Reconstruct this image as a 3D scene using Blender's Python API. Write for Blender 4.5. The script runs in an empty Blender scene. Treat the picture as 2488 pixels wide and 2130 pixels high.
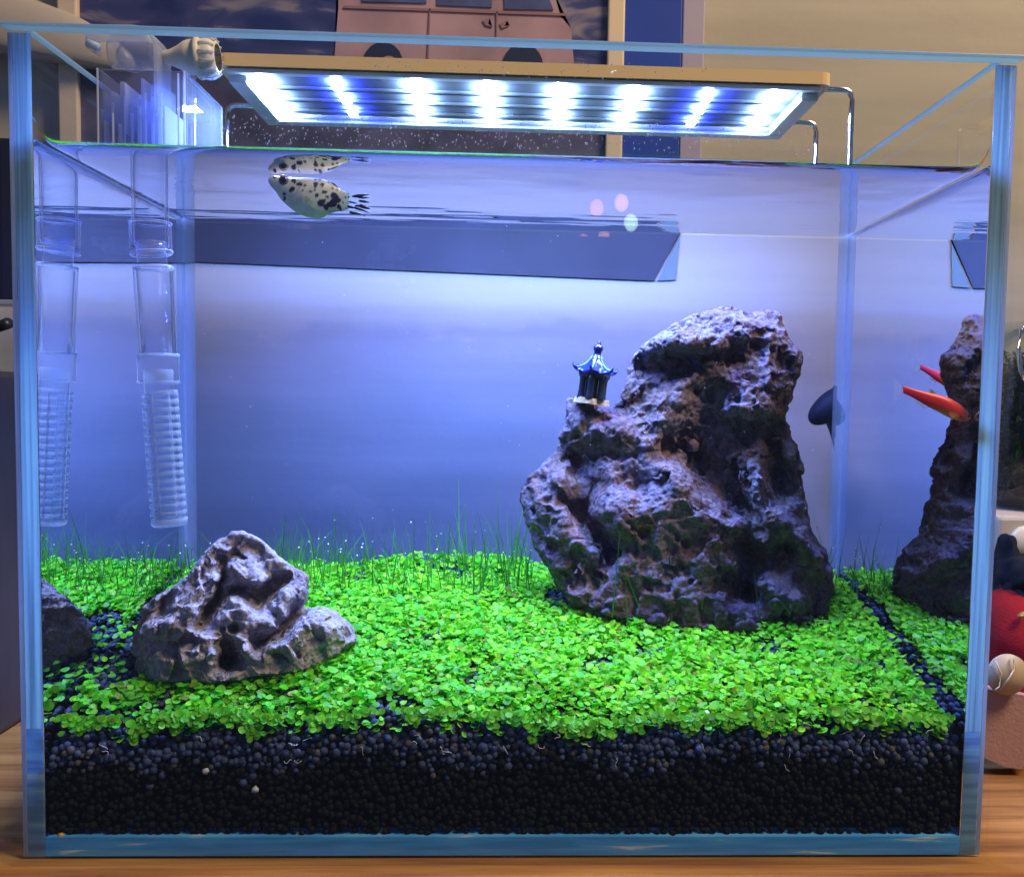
import bpy, bmesh, math, random
import numpy as np
from mathutils import Vector, Matrix

random.seed(7); rng = np.random.default_rng(7)
scene = bpy.context.scene
C = scene.collection

# ------------------------------------------------------------------ camera
CAMQ = [0.0006, -0.356, 0.1723, 0.0427, -0.0679, 0.0177]     # position, yaw, pitch, roll
TANK_H, TANK_D, WATER_Z = 0.2984, 0.1653, 0.2607
PX_F, PX_CX, PX_CY = 2400.0, 1362.8, 1133.6                  # in pixels of the 2488 x 2130 photograph
_y, _p, _r = CAMQ[3:]
_f = np.array([math.sin(_y)*math.cos(_p), math.cos(_y)*math.cos(_p), math.sin(_p)])
_rt = np.array([math.cos(_y), -math.sin(_y), 0.0]); _up = np.cross(_rt, _f)
CAM_R = math.cos(_r)*_rt + math.sin(_r)*_up
CAM_U = -math.sin(_r)*_rt + math.cos(_r)*_up
CAM_F = _f; CAM_P = np.array(CAMQ[:3])
cam = bpy.data.cameras.new('camera'); camo = bpy.data.objects.new('camera', cam); C.objects.link(camo)
camo.matrix_world = Matrix(((CAM_R[0], CAM_U[0], -CAM_F[0], CAM_P[0]), (CAM_R[1], CAM_U[1], -CAM_F[1], CAM_P[1]),
                            (CAM_R[2], CAM_U[2], -CAM_F[2], CAM_P[2]), (0, 0, 0, 1)))
cam.sensor_fit = 'HORIZONTAL'; cam.sensor_width = 36; cam.lens = PX_F/2488*36
cam.shift_x = -(PX_CX-1244)/2488; cam.shift_y = (PX_CY-1065)/2488
cam.clip_start = 0.01; cam.clip_end = 50
scene.camera = camo

def P(px, py, y):
    """the point on the plane at depth y seen at a pixel of the photograph"""
    d = CAM_F*PX_F + CAM_R*(px-PX_CX) - CAM_U*(py-PX_CY)
    return CAM_P + d*((y-CAM_P[1])/d[1])
def PV(px, py, y): return Vector(P(px, py, y))
def PA(px, py, y):
    d = CAM_F[None]*PX_F + CAM_R[None]*(np.asarray(px)-PX_CX)[:, None] - CAM_U[None]*(np.asarray(py)-PX_CY)[:, None]
    return CAM_P[None] + d*((np.asarray(y)-CAM_P[1])/d[:, 1])[:, None]
def mpp(y): return (y-CAM_P[1])/PX_F

# ------------------------------------------------------------------ world, room light, exposure
w = bpy.data.worlds.new('World'); scene.world = w; w.use_nodes = True
bg = w.node_tree.nodes['Background']; bg.inputs[0].default_value = (0.45, 0.55, 0.9, 1); bg.inputs[1].default_value = 0.15
def area(name, loc, target, size, power, col):
    l = bpy.data.lights.new(name, 'AREA'); l.size = size; l.energy = power; l.color = col
    o = bpy.data.objects.new(name, l); C.objects.link(o); o.location = loc
    o.rotation_euler = (Vector(target)-Vector(loc)).to_track_quat('-Z', 'Y').to_euler(); return o
area('room_lamp', (0.80, -0.38, 1.30), (0.10, 0.14, 0.0), 0.40, 25.0, (1.0, 0.74, 0.45))
area('blue_fill', (-0.25, -1.0, 1.0), (0.0, 0.05, 0.1), 0.5, 0.6, (0.08, 0.38, 1.0))  # added bluish fill from the front, stands for no real source
LED_POWER = 1100.0
scene.view_settings.view_transform = 'Standard'; scene.view_settings.look = 'None'
scene.view_settings.exposure = 0.2; scene.view_settings.gamma = 1.0
cy = scene.cycles
cy.max_bounces = 12; cy.diffuse_bounces = 3; cy.glossy_bounces = 6; cy.transmission_bounces = 6
cy.transparent_max_bounces = 48; cy.caustics_reflective = False; cy.caustics_refractive = False
cy.sample_clamp_indirect = 4.0; cy.use_denoising = True

# ------------------------------------------------------------------ helpers
def tag(o, label=None, cat=None, group=None, kind=None):
    if label: o['label'] = label
    if cat: o['category'] = cat
    if group: o['group'] = group
    if kind: o['kind'] = kind
    return o
def empty(name, loc, label=None, cat=None, group=None):
    o = bpy.data.objects.new(name, None); o.empty_display_size = 0.01; C.objects.link(o); o.location = loc
    return tag(o, label, cat, group)
def link(name, me, mats, parent=None, smooth=False):
    if not isinstance(mats, (list, tuple)): mats = [mats]
    for m in mats: me.materials.append(m)
    o = bpy.data.objects.new(name, me); C.objects.link(o)
    if parent is not None:
        o.parent = parent; o.matrix_parent_inverse = Matrix.Translation(parent.location).inverted() if parent.parent is None else Matrix.Identity(4)
    if smooth:
        me.polygons.foreach_set('use_smooth', [True]*len(me.polygons)); me.update()
    return o
def link_sub(name, me, mats, part, smooth=False):
    """a sub-part: its part sits in world coordinates too"""
    o = link(name, me, mats, None, smooth); o.parent = part
    root = part.parent
    if root is not None: pass
    return o
def mesh_np(name, v, f, cols=None):
    """v: n x 3; f: list/array of equal-length faces"""
    me = bpy.data.meshes.new(name); v = np.asarray(v, dtype=np.float32); f = np.asarray(f, dtype=np.int32)
    me.vertices.add(len(v)); me.vertices.foreach_set('co', v.ravel())
    k = f.shape[1]; me.loops.add(f.size); me.loops.foreach_set('vertex_index', f.ravel())
    me.polygons.add(len(f)); me.polygons.foreach_set('loop_start', np.arange(0, f.size, k, dtype=np.int32))
    me.polygons.foreach_set('loop_total', np.full(len(f), k, dtype=np.int32))
    me.update(calc_edges=True)
    if cols is not None:
        a = me.color_attributes.new('tone', 'FLOAT_COLOR', 'POINT')
        c = np.ones((len(v), 4), dtype=np.float32); c[:, :3] = cols; a.data.foreach_set('color', c.ravel())
    return me
def from_bm(name, bm):
    me = bpy.data.meshes.new(name); bmesh.ops.recalc_face_normals(bm, faces=bm.faces); bm.to_mesh(me); bm.free(); return me
def bm_box(bm, a, b, bev=0):
    a = Vector(a); b = Vector(b)
    r = bmesh.ops.create_cube(bm, size=1); vs = r['verts']
    for v in vs: v.co = Vector([(a[i]+b[i])/2 + v.co[i]*(b[i]-a[i]) for i in range(3)])
    if bev:
        es = {e for v in vs for e in v.link_edges}
        bmesh.ops.bevel(bm, geom=list(es), offset=bev, segments=2, affect='EDGES', profile=0.5)
def box(name, a, b, mat, parent=None, bev=0):
    bm = bmesh.new(); bm_box(bm, a, b, bev); return link(name, from_bm(name, bm), mat, parent)
def bm_tube(bm, pts, r, n=8, cap=True):
    pts = [Vector(p) for p in pts]; rs = r if isinstance(r, (list, tuple)) else [r]*len(pts); rings = []
    up = Vector((0, 0, 1))
    for i, p in enumerate(pts):
        t = (pts[min(i+1, len(pts)-1)]-pts[max(i-1, 0)]).normalized()
        a = t.cross(up)
        if a.length < 0.05: a = t.cross(Vector((0, 1, 0)))
        a.normalize(); b = t.cross(a).normalized()
        rings.append([bm.verts.new(p+(a*math.cos(2*math.pi*k/n)+b*math.sin(2*math.pi*k/n))*rs[i]) for k in range(n)])
    for i in range(len(rings)-1):
        for k in range(n):
            bm.faces.new((rings[i][k], rings[i][(k+1) % n], rings[i+1][(k+1) % n], rings[i+1][k]))
    if cap: bm.faces.new(rings[0][::-1]); bm.faces.new(rings[-1])
def tube(name, pts, r, mat, parent=None, n=10, cap=True):
    bm = bmesh.new(); bm_tube(bm, pts, r, n, cap); return link(name, from_bm(name, bm), mat, parent, True)
def bm_lathe(bm, prof, n=24, M=None):
    """prof: (radius, height) points about z"""
    rings = []
    for r, z in prof:
        if r < 1e-6:
            rings.append([bm.verts.new((0, 0, z))])
        else:
            rings.append([bm.verts.new((r*math.cos(2*math.pi*k/n), r*math.sin(2*math.pi*k/n), z)) for k in range(n)])
    for a, b in zip(rings, rings[1:]):
        for k in range(n):
            q = [a[k % len(a)], a[(k+1) % len(a)], b[(k+1) % len(b)], b[k % len(b)]]
            u = []
            for x in q:
                if x not in u: u.append(x)
            if len(u) > 2: bm.faces.new(u)
    if M is not None:
        for r in rings:
            for v in r: v.co = M @ v.co
def fillet(pts, r, n=6):
    out = [Vector(pts[0])]
    for a, b, c in zip(pts, pts[1:], pts[2:]):
        a, b, c = Vector(a), Vector(b), Vector(c)
        p = b+(a-b).normalized()*r; q = b+(c-b).normalized()*r
        for i in range(n+1):
            t = i/n; out.append(p*(1-t)**2+b*2*t*(1-t)+q*t*t)
    out.append(Vector(pts[-1])); return out

# numpy noise
def _h(ix, iy, iz, s):
    n = (ix*374761393 + iy*668265263 + iz*2147483647 + s*1274126177) & 0xFFFFFFFF
    n = ((n ^ (n >> 13))*1274126177) & 0xFFFFFFFF
    n = ((n ^ (n >> 16))*2246822519) & 0xFFFFFFFF
    return ((n ^ (n >> 15)) & 0xFFFFFF)/float(0xFFFFFF)
def vnoise(p, s=0):
    i = np.floor(p).astype(np.int64); f = p-i; u = f*f*f*(f*(f*6-15)+10); r = 0
    for dx in (0, 1):
        for dy in (0, 1):
            for dz in (0, 1):
                wgt = (u[:, 0] if dx else 1-u[:, 0])*(u[:, 1] if dy else 1-u[:, 1])*(u[:, 2] if dz else 1-u[:, 2])
                r = r + wgt*_h(i[:, 0]+dx, i[:, 1]+dy, i[:, 2]+dz, s)
    return r*2-1
def fbm(p, o=4, s=0, ridged=False):
    a, t, n = 1.0, 0, 0
    for k in range(o):
        q = vnoise(p*(2.03**k)+17.3*k, s+k)
        if ridged: q = 1-2*np.abs(q)
        t = t+q*a; n += a; a *= 0.5
    return t/n
def worley(p, s=0):
    """distance to the nearest of one random point per cell"""
    i = np.floor(p).astype(np.int64); best = np.full(len(p), 9.0)
    for dx in (-1, 0, 1):
        for dy in (-1, 0, 1):
            for dz in (-1, 0, 1):
                c = i+np.array([dx, dy, dz])
                q = np.stack([_h(c[:, 0], c[:, 1], c[:, 2], s+k) for k in range(3)], 1)+c
                best = np.minimum(best, ((p-q)**2).sum(1))
    return np.sqrt(best)

# ------------------------------------------------------------------ materials
class N:
    def __init__(s, name):
        s.m = bpy.data.materials.new(name); s.m.use_nodes = True; s.t = s.m.node_tree; s.t.nodes.clear()
        s.out = s.t.nodes.new('ShaderNodeOutputMaterial')
    def n(s, typ, props=None, **inp):
        nd = s.t.nodes.new('ShaderNode'+typ)
        for k, v in (props or {}).items(): setattr(nd, k, v)
        for k, v in inp.items(): s.set(nd, k, v)
        return nd
    def set(s, nd, k, v):
        key = int(k[1:]) if k[0] == 'i' and k[1:].isdigit() else k.replace('_', ' ')
        sock = nd.inputs[key]
        if isinstance(v, bpy.types.NodeSocket): s.t.links.new(v, sock)
        elif isinstance(v, bpy.types.Node): s.t.links.new(v.outputs[0], sock)
        else: sock.default_value = v
    def done(s, sh):
        s.t.links.new(sh.outputs[0], s.out.inputs['Surface']); return s.m
def c4(c): return (c[0], c[1], c[2], 1.0)
def ramp(N_, fac, stops, interp='LINEAR'):
    r = N_.n('ValToRGB'); N_.set(r, 'Fac', fac); r.color_ramp.interpolation = interp
    el = r.color_ramp.elements
    while len(el) < len(stops): el.new(0.5)
    for e, (p, c) in zip(el, stops): e.position = p; e.color = c4(c)
    return r
def simple(name, col, rough=0.5, spec=0.5, metal=0.0, coat=0.0, noise=0.0, nscale=200.0, bump=0.0, bscale=400.0):
    m = N(name); b = m.n('BsdfPrincipled', Roughness=rough, Metallic=metal)
    b.inputs['Specular IOR Level'].default_value = spec; b.inputs['Coat Weight'].default_value = coat
    b.inputs['Base Color'].default_value = c4(col)
    if noise or bump: tc = m.n('TexCoord')
    if noise:
        nt = m.n('TexNoise', Vector=tc.outputs['Object'], Scale=nscale, Detail=5.0)
        r = ramp(m, nt.outputs[0], [(0.3, [x*(1-noise) for x in col]), (0.7, [min(1, x*(1+noise)) for x in col])]); m.set(b, 'Base_Color', r)
    if bump:
        nt = m.n('TexNoise', Vector=tc.outputs['Object'], Scale=bscale, Detail=6.0)
        bp = m.n('Bump', Strength=bump, Distance=0.001, Height=nt.outputs[0]); m.set(b, 'Normal', bp)
    return m.done(b)
def glassy(name, tint, gloss=(1, 1, 1), ior=1.45, two_sided=True, extra=0.0, haze=0.0):
    """clear pane: what is behind shows through, Fresnel share reflects; two_sided False: a face seen from inside mirrors past its critical angle"""
    m = N(name); tr = m.n('BsdfTransparent', Color=c4(tint)); gl = m.n('BsdfGlossy', Color=c4(gloss), Roughness=0.0)
    if two_sided:
        g = m.n('NewGeometry')
        mt = m.n('Mix', {'data_type': 'FLOAT'}); mt.inputs[2].default_value = ior; mt.inputs[3].default_value = 1.0/ior
        m.set(mt, 'i0', g.outputs['Backfacing']); fr = m.n('Fresnel'); m.t.links.new(mt.outputs[0], fr.inputs[0])
    else:
        fr = m.n('Fresnel', IOR=ior)
    fac = fr
    if extra: fac = m.n('Math', {'operation': 'ADD', 'use_clamp': True}, i0=fr.outputs[0], i1=extra)
    mix = m.n('MixShader', i0=fac.outputs[0], i1=tr, i2=gl)
    if haze:
        df = m.n('BsdfDiffuse', Color=(0.8, 0.85, 0.9, 1)); mix = m.n('MixShader', i0=haze, i1=mix, i2=df)
    return m.done(mix)

GL_THIN = glassy('pane_glass', (0.97, 0.985, 0.99), ior=1.30)
GL_FRONT = glassy('front_pane_glass', (0.98, 0.99, 0.995), ior=1.45)
GL_IN = glassy('inner_face_glass', (0.985, 0.992, 0.996), ior=1.02)
GL_TIR = glassy('wet_inner_face_glass', (0.97, 0.985, 1.0), gloss=(0.84, 0.90, 0.98), ior=1/1.33, two_sided=False)
GL_BACK = glassy('back_pane_glass', (0.74, 0.745, 0.965), ior=1.33, extra=0.01)
WATER = glassy('water_surface', (0.97, 0.985, 1.0), gloss=(0.95, 0.97, 1.0), ior=1.22, two_sided=False)

def translucent_edge(name, col, trans=0.6, streak=False, rough=0.25, lines=True):
    m = N(name); tc = m.n('TexCoord')
    col_in = c4(col); 
    d = m.n('BsdfDiffuse', Color=col_in); t = m.n('BsdfTranslucent', Color=col_in)
    if not streak and lines:
        mp = m.n('Mapping', Vector=tc.outputs['Object']); mp.inputs['Scale'].default_value = (700, 1, 9)
        st = m.n('TexNoise', Vector=mp, Scale=1.0, Detail=3.0); r = ramp(m, st.outputs[0], [(0.35, [x*0.70 for x in col]), (0.52, col), (0.68, [min(1, x*1.1+0.06) for x in col])])
        m.set(d, 'Color', r); m.set(t, 'Color', r)
    if streak:
        mp = m.n('Mapping', Vector=tc.outputs['Object']); mp.inputs['Scale'].default_value = (1, 1, 1); mp.inputs['Rotation'].default_value = (0, 0.5, 0)
        wv = m.n('TexNoise', Vector=mp, Scale=90.0, Detail=4.0)
        mp2 = m.n('Mapping', Vector=tc.outputs['Object']); mp2.inputs['Scale'].default_value = (30, 30, 380); mp2.inputs['Rotation'].default_value = (0, 0.55, 0)
        st = m.n('TexNoise', Vector=mp2, Scale=1.0, Detail=5.0, Distortion=0.4)
        r = ramp(m, st.outputs[0], [(0.38, [x*0.82 for x in col]), (0.5, col), (0.66, [min(1, x*1.15+0.03) for x in col]), (0.72, (0.8, 0.9, 0.95))])
        m.set(d, 'Color', r); m.set(t, 'Color', r)
    mx = m.n('MixShader', i0=trans, i1=d, i2=t)
    gl = m.n('BsdfGlossy', Roughness=rough); lw = m.n('LayerWeight', Blend=0.25)
    mul = m.n('Math', {'operation': 'MULTIPLY'}, i0=lw.outputs[0], i1=0.4)
    return m.done(m.n('MixShader', i0=mul.outputs[0], i1=mx, i2=gl))
EDGE = translucent_edge('polished_glass_edge', (0.62, 0.86, 1.0), 0.9)
EDGE_LOW = translucent_edge('ground_glass_edge', (0.09, 0.46, 1.0), 0.35, streak=True)
EDGE_SIDE = translucent_edge('ground_side_edge', (0.40, 0.70, 1.0), 0.8, streak=True)
RIM = translucent_edge('pane_rim_edge', (0.50, 0.74, 1.0), 0.75, lines=False)
SILICONE = translucent_edge('clear_silicone', (0.55, 0.66, 0.85), 0.7)

# ------------------------------------------------------------------ setting: wall, table
WALL_Y = 0.222
ZPAINT = P(1000, 800, WALL_Y)[2]
def wall_mat():
    m = N('painted_wall'); tc = m.n('TexCoord'); b = m.n('BsdfPrincipled', Roughness=0.75)
    n1 = m.n('TexNoise', Vector=tc.outputs['Object'], Scale=7.0, Detail=3.0)
    n2 = m.n('TexNoise', Vector=tc.outputs['Object'], Scale=160.0, Detail=4.0)
    # old pale paint coat with a ragged lower edge over greyer plaster, whose tone also paints in the lamp's falloff
    sep = m.n('SeparateXYZ', Vector=tc.outputs['Object'])
    mp = m.n('Mapping', Vector=tc.outputs['Object']); mp.inputs['Scale'].default_value = (14, 1, 34)
    sn = m.n('VectorMath', {'operation': 'SNAP'}, i0=tc.outputs['Object'], i1=(0.0035, 0.01, 0.0022))
    mp3 = m.n('Mapping', Vector=sn); mp3.inputs['Scale'].default_value = (13, 1, 30)
    nz = m.n('TexNoise', Vector=mp3, Scale=1.0, Detail=4.0, Roughness=0.6)
    nz2 = m.n('TexNoise', Vector=mp, Scale=0.5, Detail=3.0)
    a1 = m.n('Math', {'operation': 'MULTIPLY_ADD'}, i0=nz.outputs[0], i1=0.085, i2=sep.outputs['Z'])
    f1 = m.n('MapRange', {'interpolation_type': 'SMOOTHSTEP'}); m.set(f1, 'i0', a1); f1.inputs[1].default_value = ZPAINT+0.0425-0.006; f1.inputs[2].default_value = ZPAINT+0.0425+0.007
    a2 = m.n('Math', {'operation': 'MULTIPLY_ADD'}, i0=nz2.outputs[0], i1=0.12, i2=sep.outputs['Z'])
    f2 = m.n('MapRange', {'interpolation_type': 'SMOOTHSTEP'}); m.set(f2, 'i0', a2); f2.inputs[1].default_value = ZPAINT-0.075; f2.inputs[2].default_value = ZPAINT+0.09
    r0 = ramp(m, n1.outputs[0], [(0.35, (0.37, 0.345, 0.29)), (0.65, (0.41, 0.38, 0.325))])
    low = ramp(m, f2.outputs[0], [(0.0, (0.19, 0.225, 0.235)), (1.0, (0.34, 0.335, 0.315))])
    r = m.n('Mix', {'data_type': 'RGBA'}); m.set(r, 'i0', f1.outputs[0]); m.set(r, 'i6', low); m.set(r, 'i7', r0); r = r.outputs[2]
    mpb = m.n('Mapping', Vector=tc.outputs['Object']); mpb.inputs['Scale'].default_value = (3.5, 1, 42)
    nb_ = m.n('TexNoise', Vector=mpb, Scale=1.0, Detail=4.0, Roughness=0.55); rb = ramp(m, nb_.outputs[0], [(0.36, (0.92, 0.92, 0.92)), (0.5, (1.0, 1.0, 1.0)), (0.64, (1.08, 1.08, 1.08))])
    mb_ = m.n('Mix', {'data_type': 'RGBA', 'blend_type': 'MULTIPLY'}); mb_.inputs[0].default_value = 1.0; m.t.links.new(r, mb_.inputs[6]); m.set(mb_, 'i7', rb); r = mb_.outputs[2]
    m.set(b, 'Base_Color', r); m.set(b, 'Normal', m.n('Bump', Strength=0.15, Distance=0.001, Height=n2.outputs[0]))
    return m.done(b)
M_WALL = wall_mat()
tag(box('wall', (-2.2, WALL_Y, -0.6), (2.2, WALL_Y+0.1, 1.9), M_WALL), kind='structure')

def wood_mat():
    m = N('table_wood'); tc = m.n('TexCoord'); b = m.n('BsdfPrincipled', Roughness=0.42)
    mp = m.n('Mapping', Vector=tc.outputs['Object']); mp.inputs['Scale'].default_value = (6, 90, 90)
    n1 = m.n('TexNoise', Vector=mp, Scale=1.0, Detail=6.0, Distortion=0.6)
    mp2 = m.n('Mapping', Vector=tc.outputs['Object']); mp2.inputs['Scale'].default_value = (30, 700, 700)
    n2 = m.n('TexNoise', Vector=mp2, Scale=1.0, Detail=4.0)
    mx = m.n('Math', {'operation': 'MULTIPLY_ADD'}, i0=n2.outputs[0], i1=0.35, i2=n1.outputs[0])
    r = ramp(m, mx, [(0.45, (0.14, 0.058, 0.016)), (0.65, (0.29, 0.135, 0.040)), (0.85, (0.42, 0.22, 0.070))])
    m.set(b, 'Base_Color', r); m.set(b, 'Normal', m.n('Bump', Strength=0.12, Distance=0.0005, Height=n2.outputs[0]))
    return m.done(b)
tag(box('wooden_table', (-0.9, -0.0165, -0.03), (0.9, WALL_Y-0.002, -0.0005), wood_mat(), bev=0.003),
    'brown wood grain table top under the aquarium', 'table')

# ------------------------------------------------------------------ aquarium
W2 = 0.18; T = 0.008; H = TANK_H; D = TANK_D+T      # D: outer back face
XI = W2-T
aq = empty('aquarium', (0, D/2, 0), 'rimless clear glass aquarium with planted green carpet on a wooden table', 'aquarium')
def quad_mesh(name, quads, mats_idx):
    v = [p for q in quads for p in q]; f = np.arange(len(v)).reshape(-1, 4)
    me = mesh_np(name, v, f); me.polygons.foreach_set('material_index', mats_idx); return me
RH = 0.0014                                       # height of the polished rim on each pane
ZT = H-RH
def pane_box(name, a, b, outer, parent, tir, outmat, zsplit=WATER_Z, edges=True):
    """solid pane; the outer face is split at the water line"""
    (x0, y0, z0), (x1, y1, z1) = a, b; q = []; mi = []
    def add(pts, m): q.append(pts); mi.append(m)
    def face(axis, val, flip, m_low, m_high):
        for za, zb, m in ((z0, min(zsplit, z1), m_low), (zsplit, z1, m_high)):
            if zb <= za: continue
            if axis == 'x': p = [(val, y0, za), (val, y1, za), (val, y1, zb), (val, y0, zb)]
            else: p = [(x0, val, za), (x0, val, zb), (x1, val, zb), (x1, val, za)]
            add(p[::-1] if flip else p, m)
    if outer in ('-x', '+x'):
        xo, xi = (x0, x1) if outer == '-x' else (x1, x0)
        face('x', xo, outer == '-x', 0, 2); face('x', xi, outer == '+x', 1, 0)
    else:
        yo, yi = (y0, y1) if outer == '-y' else (y1, y0)
        # for y faces the unflipped winding points to +y
        face('y', yo, outer == '-y', 1, 2); face('y', yi, outer == '+y', 0, 0)
    me = quad_mesh(name, q, mi); me.validate()
    return link(name, me, [GL_IN, tir, outmat], parent)
front = pane_box('front_pane', (-W2, 0, 0.0004), (W2, T*0.75, ZT), '-y', aq, GL_FRONT, GL_FRONT)
back = pane_box('back_pane', (-XI, TANK_D, T), (XI, D, ZT), '+y', aq, GL_BACK, GL_THIN)
left = pane_box('side_pane', (-W2, T*0.75+0.0006, 0.0004), (-XI, D, ZT), '-x', aq, GL_TIR, GL_THIN)
right = pane_box('side_pane', (XI, T*0.75+0.0006, 0.0004), (W2, D, ZT), '+x', aq, GL_TIR, GL_THIN)
# polished rims and ground edges
def rim(a, b, pane): return box('pane_rim', a, b, RIM, pane, 0.0004)
rim((-W2, 0, ZT), (W2, T*0.75, H), front)
rim((-XI, TANK_D, ZT), (XI, TANK_D+0.002, H), back)
rim((-XI-0.0022, T*0.75+0.0006, ZT), (-XI, D, H), left); rim((XI, T*0.75+0.0006, ZT), (XI+0.0022, D, H), right)
ZE = P(100, 1775, 0.004)[2]
for sx, pane in ((-1, left), (1, right)):
    xa, xb = sorted((sx*(W2-0.0018), sx*(XI+0.0002)))
    y0, y1 = T*0.75+0.0001, T*0.75+0.0005
    box('glass_edge', (xa, y0, ZE), (xb, y1, ZT-0.0004), EDGE, pane)
    box('glass_edge', (xa, y0, 0.0005), (xb, y1, ZE-0.0002), EDGE_SIDE, pane)
    # the free end of the front pane and the clear outer line of glue
    xe, xf = sorted((sx*(W2-0.0015), sx*W2))
    box('glass_edge', (xe, y0, 0.0005), (xf, y1, ZT-0.0004), SILICONE, pane)
# silicone beads in the inner corners
def bead(x, y, sx, sy, z0, z1, r, pane):
    bm = bmesh.new(); ring = [(x, y)]
    for k in range(6):
        a = math.pi/2*k/5; ring.append((x+sx*r*(1-math.sin(a)), y+sy*r*(1-math.cos(a))))
    lo = [bm.verts.new((p[0], p[1], z0)) for p in ring]; hi = [bm.verts.new((p[0], p[1], z1)) for p in ring]
    n = len(ring)
    for k in range(n): bm.faces.new((lo[k], lo[(k+1) % n], hi[(k+1) % n], hi[k]))
    bm.faces.new(lo[::-1]); bm.faces.new(hi)
    return link('silicone_bead', from_bm('silicone_bead', bm), SIL_BEAD, pane, False)
def bead_mat():
    m = N('silicone_bead'); tr = m.n('BsdfTransparent', Color=(0.85, 0.9, 1.0, 1)); d = m.n('BsdfTranslucent', Color=(0.62, 0.72, 0.92, 1))
    d2 = m.n('BsdfDiffuse', Color=(0.62, 0.72, 0.92, 1)); mx = m.n('MixShader', i0=0.5, i1=d, i2=d2)
    return m.done(m.n('MixShader', i0=0.17, i1=tr, i2=mx))
SIL_BEAD = bead_mat()
for sx in (-1, 1):
    bead(sx*(XI-0.0002), TANK_D-0.0002, -sx, -1, T+0.0005, ZT-0.004, 0.0045, back)
bp = box('bottom_pane', (-XI, T*0.75+0.0008, 0.0004), (XI, TANK_D, T), EDGE_LOW, aq, 0.0006)
box('glass_edge', (-XI, T*0.75+0.0001, 0.0006), (XI, T*0.75+0.0006, T-0.0002), EDGE_LOW, bp)

# ------------------------------------------------------------------ water surface with meniscus and ripples
def axis_pts(a, b, fine, n):
    t = np.linspace(0, 1, n); mid = a+fine*6+(b-a-fine*12)*t
    e = fine*6*(np.linspace(0, 1, 16)**1.7)[:-1]
    return np.concatenate([a+e, mid, (b-e)[::-1]])
xs = axis_pts(-XI, XI, 0.0011, 190); ys = axis_pts(T*0.75, TANK_D, 0.0011, 110)
X, Y = np.meshgrid(xs, ys); x, y = X.ravel(), Y.ravel()
dist = np.minimum(np.minimum(x+XI, XI-x), np.minimum(y-T*0.75, TANK_D-y))
z = WATER_Z-0.0014+0.0032*np.exp(-((np.minimum(x+XI, XI-x))/0.0016))+0.0060*np.exp(-((y-T*0.75)/0.0032))+0.002*np.exp(-((TANK_D-y)/0.0016))
rp = P(505, 470, 0.07); rr = np.hypot(x-rp[0], (y-rp[1]))
z += 0.00012*np.sin(rr/0.0042*2*math.pi)*np.exp(-rr/0.022)
pp = np.stack([x*26, y*42, x*0], 1); z += 0.00022*fbm(pp, 3, 5)
z += 0.00022*fbm(np.stack([x*16, y*150, x*0], 1), 3, 9)*np.clip((y-0.09)/0.05, 0.1, 1)
nx, ny = len(xs), len(ys)
ii = (np.arange(ny-1)[:, None]*nx+np.arange(nx-1)[None, :]).ravel()
wat = link('water', mesh_np('water', np.stack([x, y, z], 1), np.stack([ii, ii+1, ii+nx+1, ii+nx], 1)), WATER, None, True)
tag(wat, kind='structure')

# ------------------------------------------------------------------ soil bed and pellets
ZF = P(1244, 1752, 0.009)[2]; ZB = P(1244, 1392, 0.16)[2]
def soil_z(x, y, noise=True):
    x = np.atleast_1d(np.asarray(x, float)); y = np.atleast_1d(np.asarray(y, float))
    t = np.clip((y-0.008)/(TANK_D-0.008), 0, 1)
    z = ZF+(ZB-ZF)*(t**0.92)
    z = z - 0.0085*np.exp(-np.clip(y-0.009, 0, 1)/0.0060)*(1+0.35*vnoise(np.stack([x*55, x*0, x*0], 1), 6))
    z = z + 0.004*np.exp(-((x+0.03)/0.05)**2)*t
    z = z - 0.003*np.exp(-((x+XI)/0.03)**2)*(1-t)
    if noise: z = z + 0.0016*vnoise(np.stack([x*70, y*70, x*0], 1), 3)+0.0022*vnoise(np.stack([x*22, y*22, x*0], 1), 4)
    return z
gx = np.linspace(-XI+0.0012, XI-0.0012, 120); gy = np.linspace(0.0132, TANK_D-0.001, 60)
GX, GY = np.meshgrid(gx, gy); gz = soil_z(GX.ravel(), GY.ravel())-0.0016
sv = np.stack([GX.ravel(), GY.ravel(), gz], 1); nxx = 120
i0 = (np.arange(59)[:, None]*nxx+np.arange(119)[None, :]).ravel(); sf = np.stack([i0, i0+1, i0+nxx+1, i0+nxx], 1)
fv = np.stack([gx, np.full(120, 0.0132), np.full(120, T+0.0004)], 1); o_ = len(sv); i1 = np.arange(119)
sf = np.concatenate([sf, np.stack([o_+i1, o_+i1+1, i1+1, i1], 1)])
sideL = np.stack([np.full(60, gx[0]), gy, np.full(60, T+0.0004)], 1); oL = o_+120; j = np.arange(59)
sf = np.concatenate([sf, np.stack([oL+j+1, oL+j, j*nxx, (j+1)*nxx], 1)])
sideR = np.stack([np.full(60, gx[-1]), gy, np.full(60, T+0.0004)], 1); oR = oL+60
sf = np.concatenate([sf, np.stack([oR+j, oR+j+1, (j+1)*nxx+119, j*nxx+119], 1)])
M_SOIL = simple('dark_soil', (0.006, 0.006, 0.006), 0.95, 0.2)
tag(link('soil_bed', mesh_np('soil_bed', np.concatenate([sv, fv, sideL, sideR]), sf), M_SOIL), kind='structure')

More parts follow.
